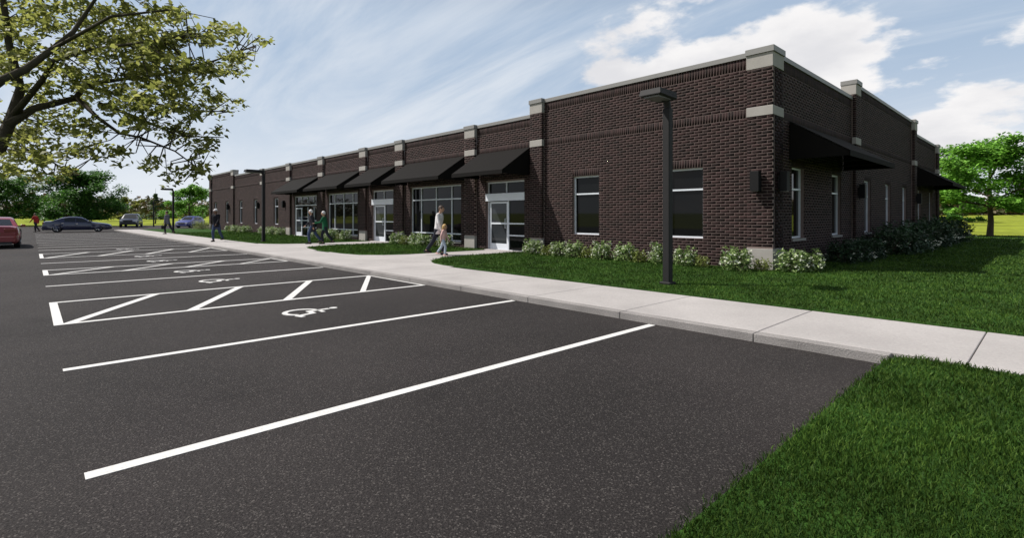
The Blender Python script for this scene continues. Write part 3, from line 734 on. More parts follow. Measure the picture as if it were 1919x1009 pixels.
# shrubs -------------------------------------------------------------------
def shrub_proto(name, seed, r, h, nl, nf, lm, ls=.075):
    rng = np.random.RandomState(seed); o = empty(name)
    def pts(n, lo):
        a = rng.uniform(0, 2 * np.pi, n); q = rng.rand(n) ** .55; zz = rng.uniform(.04, 1, n) ** .8
        rad = r * np.sqrt(np.maximum(0, 1 - (zz * .92 - .25) ** 2 * 1.25)) * (.35 + .65 * q if lo else .9 + .15 * q)
        lump = 1 + .16 * np.sin(a * 5 + seed) + .1 * np.sin(a * 9 + zz * 7)
        return np.stack([np.cos(a) * rad * lump, np.sin(a) * rad * lump, zz * h * lump], 1)
    st = MB()
    for k in range(9):
        a = k * .7; st.tube([(0, 0, -.03), (math.cos(a) * r * .3, math.sin(a) * r * .3, h * .45), (math.cos(a) * r * .75, math.sin(a) * r * .75, h * .8)], [.009, .006, .003], 5)
    st.build('stems', M_BARK, o)
    link('foliage', np_mesh('foliage', leaf_quads(pts(nl, True), ls, .25, .5, rng), 4, lm), o)
    if nf:
        c = pts(nf, False); c[:, 2] = np.maximum(c[:, 2], h * .35); cc = np.repeat(c, 5, 0) + rng.normal(0, .018, (nf * 5, 3))
        link('blossoms', np_mesh('blossoms', leaf_quads(cc, .042, .3, .8, rng), 4, M_FLOWER), o)
    return o
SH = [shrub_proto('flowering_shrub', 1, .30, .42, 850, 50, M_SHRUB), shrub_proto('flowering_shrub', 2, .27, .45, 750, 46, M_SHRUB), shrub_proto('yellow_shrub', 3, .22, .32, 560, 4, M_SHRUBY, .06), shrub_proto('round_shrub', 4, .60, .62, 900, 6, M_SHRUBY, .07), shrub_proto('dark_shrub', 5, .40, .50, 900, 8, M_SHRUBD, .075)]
used = [False] * 5
def shrub(kind, x, y, s, label, group):
    o = SH[kind] if not used[kind] else copy_tree(SH[kind]); used[kind] = True
    o.location = (x, y, LZ - .02); o.rotation_euler = (0, 0, rs.uniform(0, 6.28)); o.scale = (s * rs.uniform(.92, 1.1), s * rs.uniform(.92, 1.1), s * rs.uniform(.9, 1.1))
    tag(o, label, 'shrub', group)
ORD = 'first second third fourth fifth sixth seventh eighth ninth tenth eleventh twelfth thirteenth fourteenth'.split()
for num, (kind, x, s) in enumerate(((0, -7.9, 1.15), (2, -7.25, 1.), (1, -6.72, .95), (0, -6.0, 1.1), (2, -5.5, 1.05), (1, -4.9, 1.05), (0, -4.05, 1.1), (2, -3.55, 1.), (1, -2.85, 1.1), (0, -2.1, 1.05), (2, -1.62, .9))):
    lb = ('low yellowish shrub' if kind == 2 else 'white flowering bush') + f', {ORD[num]} plant from the glass door in the corner window row'
    shrub(kind, x, -.42 - .06 * (x % .7), s, lb, 'shrubs under the corner windows')
shrub(0, -.62, -.62, 1.15, 'big white flowering bush against the stone base of the brick corner', 'shrubs at the corner')
shrub(2, -.14, -.32, .9, 'low yellowish shrub between the two corner bushes', 'shrubs at the corner')
shrub(1, .42, -.02, 1.2, 'sunlit white flowering bush just past the brick corner', 'shrubs at the corner')
shrub(0, .62, .55, 1.2, 'half shaded white flowering bush past the brick corner', 'shrubs at the corner')
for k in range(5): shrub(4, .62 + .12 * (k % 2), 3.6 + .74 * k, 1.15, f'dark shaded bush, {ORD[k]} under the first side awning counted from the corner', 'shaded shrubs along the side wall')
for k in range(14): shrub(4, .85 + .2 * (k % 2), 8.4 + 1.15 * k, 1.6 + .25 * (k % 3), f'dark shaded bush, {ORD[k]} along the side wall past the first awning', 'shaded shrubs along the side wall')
for a, c, lb in ((-17.1, -13.0, 'below the storefront window behind adult and child'), (-26.7, -22.5, 'below the storefront window behind the couple'), (-36.9, -32.7, 'beside the far glass entrance'), (-46.0, -41.0, 'below the far narrow windows')):
    n = int((c - a) / .72)
    for k in range(n + 1): shrub((0, 2, 1)[k % 3], a + (c - a) * k / n, -.5 - .1 * (k % 2), 1.15, ('pale yellow green shrub' if k % 3 == 1 else 'white flowering bush') + f', {ORD[n - k]} from corner end ' + lb, 'shrubs ' + lb)
for k in range(2): shrub(3, -56.6 + 1.3 * k, -.6, 1.25, ('rounded light green shrub past the far brick end', 'rounded light green shrub against the far brick end')[k], 'rounded shrubs at the far end')

# near tree, its limbs hang into the picture ------------------------------
def near_tree():
    rng = np.random.RandomState(42); rnd = random.Random(42)
    o = tag(empty('olive_tree', from_camera(-3.2, 1.75, LZ)), 'olive green leafy tree leaning its limbs over the parking bays', 'tree'); o['shifted'] = True
    wood = MB()
    def W(px, py, d):
        d *= .93
        return from_camera((px - 600) / 600 * d, d, 1.47 - (py - 244.5) / 600 * d)
    base = o.location
    crotch = Vector((base.x + .25, base.y + .35, 1.35))
    wood.tube([base + Vector((0, 0, -.15)), base + Vector((.02, .02, .2)), base.lerp(crotch, .55) + Vector((0, 0, .1)), crotch], [.13, .10, .085, .08], 10)
    limbs = [
        [crotch, W(-110, 235, 1.95), W(0, 163, 2.1), W(14, 128, 2.15), W(24, 95, 2.2), W(10, 40, 2.2), W(0, -40, 2.1), W(-20, -160, 2.0)],
        [W(8, 138, 2.12), W(40, 118, 2.2), W(88, 106, 2.3), W(103, 90, 2.35), W(140, 84, 2.4), W(190, 78, 2.4), W(240, 66, 2.45), W(300, 44, 2.45)],
        [W(14, 128, 2.15), W(50, 84, 2.1), W(62, 62, 2.05), W(110, 48, 2.0), W(170, 40, 1.95), W(230, 30, 1.95)],
        [crotch, W(-90, 150, 1.8), W(0, 86, 1.8), W(30, 72, 1.85), W(62, 48, 1.9), W(86, 28, 1.95), W(106, -2, 2.0), W(140, -50, 2.0)],
        [W(90, 106, 2.3), W(116, 130, 2.28), W(140, 147, 2.25), W(165, 152, 2.22), W(205, 168, 2.25), W(235, 190, 2.3)],
        [W(20, 120, 2.16), W(-20, 170, 2.3), W(20, 160, 2.4), W(60, 180, 2.45), W(90, 198, 2.5)],
        [W(103, 92, 2.35), W(170, 110, 2.45), W(220, 120, 2.5), W(275, 122, 2.5)],
        [W(116, 112, 2.35), W(160, 128, 2.4), W(210, 150, 2.45), W(262, 152, 2.45)],
        [crotch, W(-150, 120, 1.6), W(-160, -20, 1.6), W(-150, -200, 1.7)], [crotch, W(-330, 150, 1.5), W(-420, 40, 1.4)],
        [W(62, 48, 1.9), W(130, 10, 1.85), W(200, 2, 1.85), W(215, -2, 1.85)],
    ]
    rad = [(.036, .006), (.018, .003), (.013, .003), (.022, .004), (.010, .002), (.010, .002), (.010, .002), (.009, .002), (.045, .01), (.04, .01), (.007, .002)]
    path = []
    for pts, (r0, r1) in zip(limbs, rad):
        n = len(pts); wood.tube(pts, [r0 + (r1 - r0) * (i / (n - 1)) ** .7 for i in range(n)], 7)
        for i in range(n - 1):
            for k in range(6): path.append(pts[i].lerp(pts[i + 1], k / 6))
    path = np.array(path)
    clumps = [(20, 15, 45, 25), (80, 12, 45, 20), (140, 20, 45, 22), (190, 25, 35, 18), (175, 3, 35, 10), (212, 8, 14, 10), (25, 60, 35, 22), (75, 62, 28, 16), (110, 45, 30, 16), (150, 50, 45, 18), (195, 55, 35, 16), (235, 38, 20, 9), (262, 33, 20, 9), (277, 24, 10, 8), (250, 16, 6, 8),
              (305, 42, 16, 5), (285, 54, 22, 9), (262, 70, 26, 12), (225, 75, 35, 14), (185, 80, 40, 16), (140, 78, 40, 18), (100, 85, 25, 14), (50, 95, 30, 15), (70, 120, 35, 12), (130, 105, 40, 14), (180, 105, 45, 16), (225, 105, 35, 13), (262, 115, 22, 9), (155, 125, 30, 10), (215, 125, 22, 12), (185, 140, 22, 9), (160, 140, 15, 7),
              (25, 140, 25, 16), (60, 145, 35, 14), (100, 140, 25, 12), (115, 165, 22, 12), (140, 175, 14, 10), (215, 153, 28, 9), (255, 152, 14, 8), (240, 163, 16, 7), (172, 180, 16, 8), (205, 190, 10, 5), (232, 190, 22, 8), (200, 203, 7, 5), (60, 170, 30, 14), (75, 192, 16, 10), (30, 180, 25, 14), (45, 200, 14, 8), (10, 190, 12, 12), (15, 165, 20, 12), (-40, 60, 60, 60), (-40, 150, 50, 40), (-60, -40, 80, 60), (60, -40, 70, 40), (150, -35, 60, 25), (-160, 60, 70, 80), (-180, -60, 90, 80), (-330, 60, 110, 110)]
    C = []; tw = 0
    for (px, py, rx, ry) in clumps:
        d0 = 2.35 + rng.uniform(-.42, .25)
        nl = int(rx * ry * .62 if px > -20 else rx * ry * .10)
        c = np.array(W(px, py, d0)); near = np.argsort(((path - c) ** 2).sum(1))[:3]
        for j in range(3):
            e = np.array(W(px + rng.uniform(-.6, .6) * rx, py + rng.uniform(-.6, .6) * ry, d0 + rng.uniform(-.15, .15))); s = path[near[j]]
            m_ = (s + e) / 2 + rng.normal(0, .03, 3); wood.tube([s, m_, e], [.0028, .002, .0012], 5) if np.linalg.norm(e - s) < .26 else None
        sub = max(3, nl // 16)                        # leaf sprays inside a clump
        t = rng.uniform(0, 2 * np.pi, sub); q = rng.rand(sub) ** .5
        sx = px + rx * q * np.cos(t); sy = py + ry * q * np.sin(t); sd = d0 + rng.normal(0, .16, sub)
        k = rng.randint(0, sub, nl)
        r_ = rng.normal(0, 1, (nl, 3)) * np.array([6.0, 3.4, .06])
        for i in range(nl): C.append(W(sx[k[i]] + r_[i, 0], sy[k[i]] + r_[i, 1], min(sd[k[i]] + r_[i, 2], 2.7)))
    wood.build('trunk', M_BARKD, o, True)
    link('crown', np_mesh('crown', leaf_quads(np.array(C), .028, .35, .5, rng), 4, M_LEAF_O), o)
near_tree()

# ------------------------------------------------------------------ people
SKIN = mat('skin', (.42, .25, .17), .55, spec=.35); SKIN_D = mat('dark_skin', (.16, .09, .06), .5, spec=.35)
def cloth(n, c): return mat('cloth_' + n, c, .9, .15, 9, .004, 25, spec=.15)
C_WHITE, C_NAVY, C_PINK, C_PALE, C_GREEN, C_BLACK, C_JEAN, C_GREY, C_RED, C_DARK = (cloth(n, c) for n, c in (('white', (.62, .60, .60)), ('navy', (.022, .024, .034)), ('pink', (.62, .40, .38)), ('pale_denim', (.38, .44, .52)), ('green', (.015, .10, .045)), ('black', (.014, .014, .018)), ('denim', (.045, .065, .12)), ('grey', (.16, .155, .19)), ('red', (.34, .035, .03)), ('charcoal', (.03, .03, .036))))
H_BROWN, H_BLOND, H_WHITE = (mat('hair_' + n, c, .6, .2, 40) for n, c in (('brown', (.045, .026, .016)), ('blond', (.42, .27, .10)), ('white', (.62, .62, .62))))
def remeshed(b, name, m, parent, voxel):
    tmp = b.build('tmp', m); md = tmp.modifiers.new('r', 'REMESH'); md.mode = 'VOXEL'; md.voxel_size = voxel
    sm = tmp.modifiers.new('s', 'SMOOTH'); sm.iterations = 2; sm.factor = .4
    me = bpy.data.meshes.new_from_object(tmp.evaluated_get(bpy.context.evaluated_depsgraph_get())); me.name = name
    old = tmp.data; bpy.data.objects.remove(tmp); bpy.data.meshes.remove(old)
    me.materials.clear(); me.materials.append(m); me.polygons.foreach_set('use_smooth', [True] * len(me.polygons)); me.polygons.foreach_set('material_index', [0] * len(me.polygons))
    return link(name, me, parent)
def person(label, loc, yaw, H, top, legs, shoes=None, hair=H_BROWN, hair_kind='short', skin=SKIN, pose='walk', long_top=0., group=None, fem=False, cap=None, skirt=False, phase=1, reach=None, nod=0.):
    k = H / 1.78; o = tag(empty('person', loc, yaw), label, 'person', group); V = Vector
    child = H < 1.3
    hk = 1.28 if child else 1.0                              # children have larger heads
    st = (22, -6, -20, -38) if pose == 'walk' else (5, 2, -3, -6)
    hip_z = .93; sy = .17 if not fem else .155; hw = .095
    def leg(side, th, sh):
        h = V((0, side * hw, hip_z)); kn = h + V((math.sin(R(th)), 0, -math.cos(R(th)))) * .44; an = kn + V((math.sin(R(sh)), 0, -math.cos(R(sh)))) * .42
        return [h, kn, an]
    L = leg(phase, st[0], st[1]); Q = leg(-phase, st[2], st[3])
    low = min(L[2].z, Q[2].z - (.05 if pose == 'walk' else 0)) - .08
    for q in (L, Q):
        for p in q: p.z -= low
    base = V((0, 0, -low))
    sh_z = 1.44 - low; lean = .05 if pose == 'walk' else .0
    def arm(side, up, fo):
        s = V((lean, side * sy, sh_z)); e = s + V((math.sin(R(up)), side * .16, -math.cos(R(up)))).normalized() * .30
        w_ = e + V((math.sin(R(fo)), side * -.05, -math.cos(R(fo)))).normalized() * .26; return [s, e, w_]
    sw = 20 if pose == 'walk' else 6
    A = [arm(phase, -sw, -sw + 14), arm(-phase, sw, sw + 24)]
    if reach: A[reach[0]] = arm(phase if reach[0] == 0 else -phase, reach[1], reach[2])
    pel = V((0, 0, hip_z - low)); wst = V((.01, 0, 1.08 - low)); chs = V((lean * .8, 0, 1.30 - low)); nck = V((lean + .01, 0, 1.49 - low)); hd = V((lean + .035 + nod, 0, 1.645 - low - nod * .4))
    body = MB()
    body.tube([pel - V((0, 0, .06)), pel, wst, chs, V((lean, 0, 1.40 - low)), V((lean, 0, 1.46 - low))], [.13, .155, .135, .16, .15, .07], 14, sx=.72, sy=1.0, round_ends=True)
    body.tube([nck - V((.01, 0, .06)), nck, hd - V((.01, 0, .06))], [.06, .052, .05], 10, round_ends=True)
    r = .1 * hk; body.ball(hd, (r, r * .80, r * 1.18), 16, 12)
    body.ball(hd + V((r * .35, 0, -r * .62)), (r * .55, r * .5, r * .48)); body.tube([hd + V((r * .88, 0, r * .12)), hd + V((r * 1.13, 0, -r * .22)), hd + V((r * .92, 0, -r * .28))], [.012, .016, .01], 7, round_ends=True)
    for s in (-1, 1): body.ball(hd + V((-r * .05, s * r * .82, -r * .05)), (.022 * hk, .012, .034 * hk), 8, 6)
    for a in A:
        body.tube(a, [.05, .04, .029], 9, round_ends=True); d = (a[2] - a[1]).normalized(); pm = a[2] + d * .05; sd = V((0, 1 if a[0].y > 0 else -1, 0)); fwd = V((1, 0, 0))
        body.tube([a[2], pm, pm + d * .03], [.026, .034, .03], 8, sx=.6 if True else 1, round_ends=True)
        for f in range(4):
            u = fwd * (-.027 + .018 * f); ln = (.062, .072, .07, .055)[f]; q = pm + d * .035 + u
            body.tube([q, q + d * ln * .55 + fwd * .004, q + d * ln - sd * .018 + fwd * .008], [.0095, .009, .0075], 6, round_ends=True)
        q = pm + fwd * .03 - d * .025; body.tube([q, q + fwd * .022 + d * .03, q + fwd * .02 + d * .058 - sd * .008], [.011, .0105, .009], 6, round_ends=True)
    for q in (L, Q):
        body.tube(q, [.085, .058, .038], 10, round_ends=True)
        body.tube([q[2] + V((-.04, 0, -.045)), q[2] + V((.14, 0, -.06))], [.036, .032], 8, round_ends=True)
    bo = remeshed(body, 'body', skin, o, .014)
    t = MB(); z0 = (.86 if not long_top else .86 - long_top) - low
    t.tube([V((0, 0, z0)), pel, wst, chs, V((lean, 0, 1.41 - low)), V((lean, 0, 1.475 - low))], [.175 + long_top * .12, .178, .165, .182, .168, .075], 14, sx=.76, sy=1.02)
    for a in A: t.tube([a[0] + V((0, (-.04 if a[0].y > 0 else .04), 0)), a[0], a[1], a[2]], [.07, .068, .056, .045], 10, round_ends=True)
    remeshed(t, 'jacket', top, o, .016)
    g = MB()
    if skirt: g.tube([pel + V((0, 0, .1)), pel, (L[1] + Q[1]) / 2 + V((0, 0, .05)), (L[1] + Q[1]) / 2 + V((0, 0, -.2))], [.15, .18, .2, .2], 14, sx=1., sy=.85)
    else:
        g.tube([pel + V((0, 0, .1)), pel, pel - V((0, 0, .07))], [.152, .168, .13], 12, sx=.78, round_ends=True)
    for q in (L, Q): g.tube([q[0], q[1], q[1].lerp(q[2], .93)], [.102, .075, .062], 10)
    remeshed(g, 'trousers', legs, o, .016)
    for q in (L, Q):
        d = MB(); d.tube([q[2] + V((-.055, 0, -.035)), q[2] + V((.03, 0, -.035)), q[2] + V((.17, 0, -.052))], [.052, .05, .036], 10, sx=.85, round_ends=True); d.build('shoe', shoes or C_BLACK, o, True)
    hr = MB()
    if hair_kind == 'long':
        hr.ball(hd + V((-.018, 0, .022)), (r * 1.06, r * .95, r * 1.16)); hr.tube([hd + V((-r * .6, 0, 0)), hd + V((-r * .75, 0, -r * 1.3)), hd + V((-r * .7, 0, -r * 2.4))], [r * .75, r * .8, r * .35], 10, sx=.6, sy=1.1, round_ends=True)
        hx = .45
    else:
        hr.ball(hd + V((-.012, 0, .025)), (r * 1.04, r * .88, r * 1.08)); hx = .35
    keep = MB(); vs = hr.v; n = len(keep.v)
    for f in hr.f:
        c = sum((Vector(vs[i]) for i in f), Vector()) / len(f) - hd
        if c.x > r * hx and c.z < r * .62: continue
        if hair_kind != 'long' and c.z < -r * .25: continue
        keep.f.append(f); keep.m.append(0)
    keep.v = vs; keep.build('hair', hair, o, True)
    for s in (-1, 1): MB().ball(hd + V((r * .86, s * r * .34, r * .06)), (.008, .014, .009), 8, 6).build('eye', C_BLACK, bo, True)
    MB().ball(hd + V((r * .88, 0, -r * .55)), (.008, .024, .006), 8, 6).build('mouth', C_RED, bo, True)
    if cap:
        c = MB(); c.ball(hd + V((-.008, 0, .05)), (r * 1.1, r * .95, r * .86)); c.tube([hd + V((r * .7, 0, .055)), hd + V((r * 1.6, 0, .04))], [.06, .05], 10, sx=.14, sy=1.1); kp = [(f, m) for f, m in zip(c.f, c.m) if sum(c.v[i][2] for i in f) / len(f) > hd.z + .03]; c.f = [a for a, _ in kp]; c.m = [a for _, a in kp]; c.build('cap', cap, o, True)
    o.scale = (k, k, k)
    return o
def toward(px): return 0
YR = R(46.8)                                            # heading that looks to the viewer's right
rdir = math.atan2(RT[1], RT[0])
pz = WZ
person('person in loose white shirt and dark trousers walking beside a child', (-10.15, -2.95, pz), rdir - .25, 1.80, C_WHITE, C_NAVY, long_top=.10, pose='walk', phase=1, nod=.03, reach=(1, 12, 18))
person('small child in pink top and pale jeans walking beside the white shirt', (-9.75, -3.02, pz), rdir - .25, 1.10, C_PINK, C_PALE, C_PINK, H_BLOND, 'long', fem=True, phase=-1, reach=(1, 10, 30))
person('person in dark coat and jeans walking beside the green jacket', (-20.42, -3.3, pz), rdir + math.pi + .2, 1.74, C_DARK, C_JEAN, hair=H_WHITE, fem=True, long_top=.22)
person('person in green jacket and dark trousers walking beside the dark coat', (-19.75, -2.95, pz), rdir + math.pi + .2, 1.66, C_GREEN, C_NAVY, hair=H_WHITE, long_top=.08, phase=-1, reach=(1, 30, 80))
person('person in white cap, black jacket and jeans walking on the sidewalk', (-26.3, -6.15, pz), R(-46), 1.80, C_BLACK, C_JEAN, skin=SKIN_D, cap=C_WHITE, long_top=.06, phase=-1)
man = person('person in grey jacket walking on the sidewalk with a dark bag', (-42.3, -5.75, pz), rdir + math.pi, 1.82, C_GREY, C_DARK, hair=H_BROWN, long_top=.08, reach=(0, 4, 10))
person('person in red jacket and dark trousers walking on the asphalt', from_camera((42 - 600) / 600 * 47.5, 47.5, 0), rdir + math.pi, 1.80, C_RED, C_DARK, long_top=.06, phase=-1)
# the bag hangs from the walking man's left hand
hb = tag(empty('hand_bag', (-42.3, -5.75, pz), rdir + math.pi), 'dark hand bag held by the person in the grey jacket', 'bag')
MB().bbox(.02, .30, .22, .33, .38, .66, .02).build('bag_body', C_BLACK, hb); MB().tube([(.08, .275, .65), (.11, .275, .76), (.2, .275, .76), (.24, .275, .65)], [.01] * 4, 6).build('bag_handle', C_BLACK, hb)

# ------------------------------------------------------------------ vehicles
M_TYRE = M_BLACK; M_RIM = mat('alloy_rim', (.45, .45, .46), .3, metal=.8); M_CGLASS = mat('car_glass', (.02, .024, .028), .04, spec=.6); M_TAIL = mat('tail_lamp', (.16, .006, .01), .15, spec=.6); M_HEAD = mat('head_lamp', (.7, .72, .75), .1, spec=.7); M_PLATE = mat('plate', (.6, .6, .58), .5); M_TRIM = mat('black_trim', (.015, .015, .016), .5); M_CHROME = mat('chrome_trim', (.6, .6, .62), .15, metal=1.)
def paint(n, c): return mat('car_paint_' + n, c, .35, spec=.5, coat=.8)
def car(label, loc, yaw, pm, kind='sedan', light_top=None):
    o = tag(empty('car' if kind != 'pickup' else 'pickup_truck', loc, yaw), label, 'car' if kind != 'pickup' else 'pickup')
    if kind == 'sedan':
        Ln, wb, tr = 4.95, 2.95, .33
        top = [(2.46, .52), (2.40, .66), (2.15, .76), (1.5, .86), (.95, .93), (0, .95), (-1.0, .98), (-1.62, 1.02), (-2.2, 1.02), (-2.38, .98), (-2.46, .74)]
        gh = [(1.02, .92), (.28, 1.36), (-.15, 1.43), (-.7, 1.43), (-1.15, 1.34), (-1.85, 1.01)]
    elif kind == 'hatch':
        Ln, wb, tr = 4.1, 2.55, .31
        top = [(2.05, .55), (1.98, .70), (1.7, .82), (1.2, .92), (.8, .98), (0, 1.0), (-1.0, 1.02), (-1.6, 1.03), (-1.95, 1.0), (-2.05, .75)]
        gh = [(.95, .96), (.25, 1.42), (-.2, 1.48), (-.9, 1.47), (-1.5, 1.38), (-1.9, 1.02)]
    else:
        Ln, wb, tr = 5.4, 3.4, .40
        top = [(2.70, .72), (2.66, .98), (2.4, 1.10), (1.6, 1.15), (1.1, 1.18), (0, 1.18), (-1.0, 1.18), (-1.7, 1.18), (-2.5, 1.18), (-2.66, 1.15), (-2.70, .8)]
        gh = [(1.2, 1.16), (.6, 1.72), (.2, 1.82), (-.7, 1.83), (-1.25, 1.80), (-1.5, 1.17)]
    hwm = {'sedan': .93, 'hatch': .87, 'pickup': 1.0}[kind]; zb = {'sedan': .21, 'hatch': .21, 'pickup': .36}[kind]
    b = MB(); n = len(top); hl = Ln / 2
    def hw(x): return hwm * (1 - .16 * max(0, (abs(x) / hl - .72) / .28) ** 2)
    secs = []
    for i, (x, zt) in enumerate(top):
        w_ = hw(x); zz = zb + (.12 if i in (0, n - 1) else .04 if i in (1, n - 2) else 0)
        h = zt - zz; half = [(0, zz), (w_ * .86, zz), (w_ * .97, zz + .10), (w_, zz + h * .42), (w_ * .985, zz + h * .72), (w_ * .93, zt - .035), (w_ * .72, zt + .008), (0, zt + .03)]
        secs.append([(x, y, z) for y, z in half] + [(x, -y, z) for y, z in half[-2:0:-1]])
    m = len(secs[0]); vs = [p for s in secs for p in s]
    fs = [(i * m + k, i * m + (k + 1) % m, (i + 1) * m + (k + 1) % m, (i + 1) * m + k) for i in range(n - 1) for k in range(m)]
    fs += [tuple(range(m)), tuple((n - 1) * m + k for k in range(m - 1, -1, -1))]
    b.add(vs, [f[::-1] for f in fs])
    tmp = b.build('body', pm); wx = [wb / 2, -wb / 2]; cut = MB()
    for x in wx:
        for s in (-1, 1): cut.lathe([(0, s * (hwm - .27)), (tr + .075, s * (hwm - .27)), (tr + .075, s * (hwm + .2)), (0, s * (hwm + .2))][::s], 24, 'y', (x, 0, tr))
    cu = cut.build('cut', M_TRIM); md = tmp.modifiers.new('b', 'BOOLEAN'); md.object = cu; md.operation = 'DIFFERENCE'; md.solver = 'EXACT'
    me = bpy.data.meshes.new_from_object(tmp.evaluated_get(bpy.context.evaluated_depsgraph_get())); bpy.data.objects.remove(tmp); bpy.data.objects.remove(cu)
    me.polygons.foreach_set('use_smooth', [True] * len(me.polygons)); me.set_sharp_from_angle(angle=R(38)); me.materials.clear(); me.materials.append(pm); me.polygons.foreach_set('material_index', [0] * len(me.polygons))
    bo = link('body', me, o)
    def wbelt(x): return hw(x) * .90
    ng = len(gh); rw = hwm * .70; g = MB(); gs = []
    belt = lambda x: float(np.interp(x, [t[0] for t in top[::-1]], [t[1] for t in top[::-1]])) - .02
    for i, (x, zr) in enumerate(gh):
        z0 = belt(x); f = max(0, min(1, (zr - z0) / .4)); wr = wbelt(x) * (1 - f) + rw * f
        half = [(wbelt(x), z0), (wr + .02, max(z0 + .005, zr - .06 * f)), (wr * .86, zr + .005), (0, zr + .02)]
        gs.append([(x, y, z) for y, z in half] + [(x, -y, z) for y, z in half[-2::-1]])
    m = 7; vs = [p for s in gs for p in s]
    g.add(vs, [(i * m + k, (i + 1) * m + k, (i + 1) * m + k + 1, i * m + k + 1) for i in range(ng - 1) for k in range(m - 1)] + [tuple(range(m)), tuple((ng - 1) * m + k for k in range(m - 1, -1, -1))])
    cb = g.build('cabin', light_top or pm, o, 30)
    # glass: slightly proud sheets over the openings of the cabin
    def glass(quad, name='window'):
        q = [Vector(p) for p in quad]; c = sum(q, Vector()) / len(q); nn = (q[1] - q[0]).cross(q[2] - q[0]).normalized()
        if nn.dot(c - Vector((-.2, 0, .9))) < 0: nn = -nn
        k = len(q); vv = [tuple(p + nn * .001) for p in q] + [tuple(p + nn * .009) for p in q]
        MB().add(vv, [tuple(range(k)), tuple(range(2 * k - 1, k - 1, -1))] + [(i, i + k, (i + 1) % k + k, (i + 1) % k) for i in range(k)]).build(name, M_CGLASS, cb)
    def P(i, k, t, u):                        # bilinear point on cabin face strip
        a, c = Vector(gs[i][k]), Vector(gs[i][k + 1]); d, e = Vector(gs[i + 1][k]), Vector(gs[i + 1][k + 1])
        return a.lerp(c, u).lerp(d.lerp(e, u), t)
    for kk in (0, 5):
        lo, hi = (.08, .88) if kk == 0 else (.92, .12)
        for i0, ta, i1, tb in ((0, .55, 1, .95), (2, .08, 3, .55)) if kind != 'pickup' else ((0, .55, 1, .95), (2, .08, 2, .95)):
            pts = [P(i0, kk, ta, lo)] + [P(i1, kk, tb, lo)] + [P(i1, kk, tb, hi)] + ([P(i1, kk, 0.02, hi)] if i1 != i0 else []) + [P(i0, kk, ta, hi)]
            glass(pts, 'side_window')
    for i in (0, ng - 2):
        a = P(i, 1, .08, .5); 
        q = [P(i, 2, .07, .05), P(i, 2, .07, 1.0), P(i, 3, .07, .95), P(i, 3, .93, .95), P(i, 2, .93, 1.), P(i, 2, .93, .05)]
        glass(q, 'windshield' if i == 0 else 'rear_window')
    fx, rx_ = top[0][0], top[-1][0]; zl = top[1][1]; zr2 = top[-2][1]
    for s in (-1, 1):
        MB().bbox(fx - .16, fx - .02, min(s * hwm * .52, s * hwm * .84), max(s * hwm * .52, s * hwm * .84), zl - .14, zl - .01, .012).build('headlight', M_HEAD, o)
        MB().bbox(rx_ + .0, rx_ + .16, min(s * hwm * .42, s * hwm * .86), max(s * hwm * .42, s * hwm * .86), zr2 - .24, zr2 - .07, .012).build('tail_light', M_TAIL, o)
        MB().bbox(.72, .92, min(s * (hwm - .03), s * (hwm + .15)), max(s * (hwm - .03), s * (hwm + .15)), belt(.8) + .02, belt(.8) + .15, .02).build('mirror', pm, o)
        for x in (.02, -.98): MB().bbox(x - .16, x, min(s * hwm * .985, s * (hwm + .012)), max(s * hwm * .985, s * (hwm + .012)), belt(x) - .16, belt(x) - .125, .006).build('door_handle', M_CHROME, bo)
        MB().box(-wb / 2 + tr + .1, wb / 2 - tr - .1, min(s * hwm * .90, s * (hwm * .985)), max(s * hwm * .90, s * (hwm * .985)), zb - .015, zb + .05).build('sill_trim', M_TRIM, o)
        for x in (.95, -.15, -1.2): MB().box(x - .006, x + .006, min(s * hwm * .97, s * (hwm + .0015)), max(s * hwm * .97, s * (hwm + .0015)), zb + .12, belt(x) - .10).build('door_gap', M_TRIM, bo)
    MB().bbox(fx - .14, fx + .04, -hwm * .80, hwm * .80, zb + .06, zb + .26, .02).build('front_bumper', pm if kind != 'pickup' else M_TRIM, o)
    MB().bbox(fx - .10, fx + .012, -hwm * .48, hwm * .48, zb + .29, zl - .03, .015).build('grille', M_TRIM, o)
    MB().bbox(rx_ - .05, rx_ + .14, -hwm * .82, hwm * .82, zb + .10, zb + .34, .025).build('rear_bumper', pm if kind != 'pickup' else M_TRIM, o)
    MB().box(rx_ - .018, rx_ + .1, -.26, .26, zb + .40, zb + .52).build('licence_plate', M_PLATE, o)
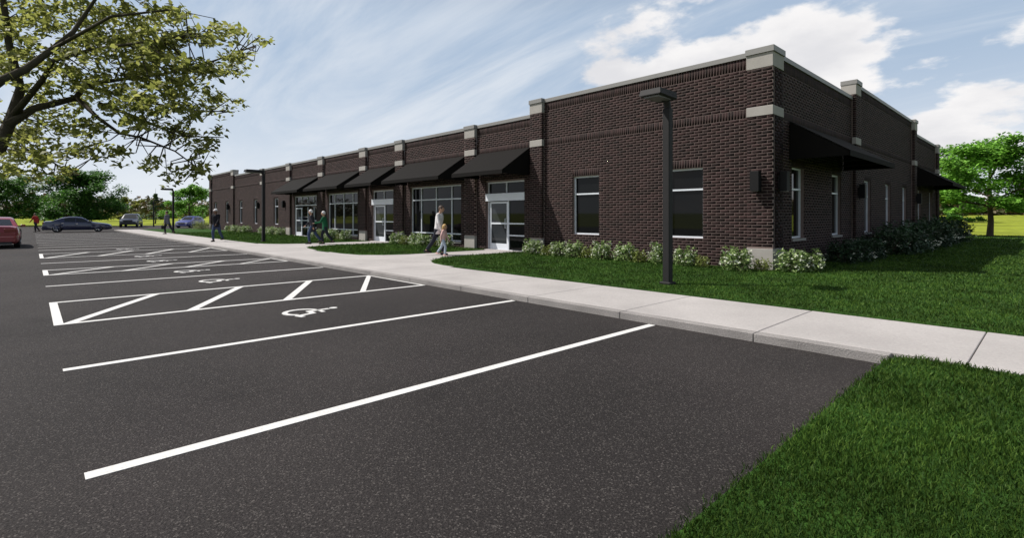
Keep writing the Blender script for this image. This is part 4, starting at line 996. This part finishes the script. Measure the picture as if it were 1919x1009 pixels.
    MB().box(rx_ - .02, rx_ + .12, -hwm * .7, hwm * .7, zb - .01, zb + .1).build('rear_valance', M_TRIM, o)
    for x in wx:
        for s in (-1, 1):
            y1 = s * (hwm - .015); y0 = s * (hwm - .235); t = MB(); t.lathe([(tr - .10, y0), (tr - .02, y0), (tr, y0 + s * .03), (tr, y1 - s * .03), (tr - .02, y1), (tr - .10, y1 - s * .005), (tr - .10, y0)], 28, 'y', (x, 0, tr))
            wv = t.build('wheel', M_TYRE, o, 40)
            r_ = MB(); r_.lathe([(tr - .095, y1 - s * .01), (tr - .12, y1 - s * .03), (tr - .125, y1 - s * .09), (0, y1 - s * .09)], 28, 'y', (x, 0, tr), 1)
            for a in range(5):
                t0 = 2 * math.pi * a / 5; d = Vector((math.cos(t0), 0, math.sin(t0))); e = Vector((-math.sin(t0), 0, math.cos(t0))); c = Vector((x, y1 - s * .035, tr))
                q = [c + e * .045, c + d * (tr - .1) + e * .03, c + d * (tr - .1) - e * .03, c - e * .045]; r_.add([tuple(p) for p in q] + [tuple(p - Vector((0, s * .03, 0))) for p in q], [(0, 1, 2, 3), (7, 6, 5, 4)] + [(i, i + 4, (i + 1) % 4 + 4, (i + 1) % 4) for i in range(4)])
            r_.lathe([(tr - .085, y1 - s * .012), (tr - .115, y1 + s * .001), (tr - .12, y1 - s * .03)], 28, 'y', (x, 0, tr)); r_.build('rim', [M_RIM, M_TRIM], wv, 40)
    return o
car('shiny red sedan seen from the rear in the drive lane', (-30.2, -14.75, 0), math.pi, paint('red', (.22, .018, .022)))
p = from_camera((92 - 600) / 600 * 48.2, 48.2, 0)
car('dark blue sedan crossing the car park broadside', p, R(84), paint('dark_blue', (.022, .028, .07)))
p = from_camera((154 - 600) / 600 * 69, 69, 0); car('dark blue grey pickup facing the car park at the end of the sidewalk', p, R(-15), paint('blue_grey', (.018, .021, .042)), 'pickup')
p = from_camera((223 - 600) / 600 * 66, 66, 0); car('small bright blue hatchback at the far building end', p, R(-40), paint('blue', (.05, .06, .24)), 'hatch')
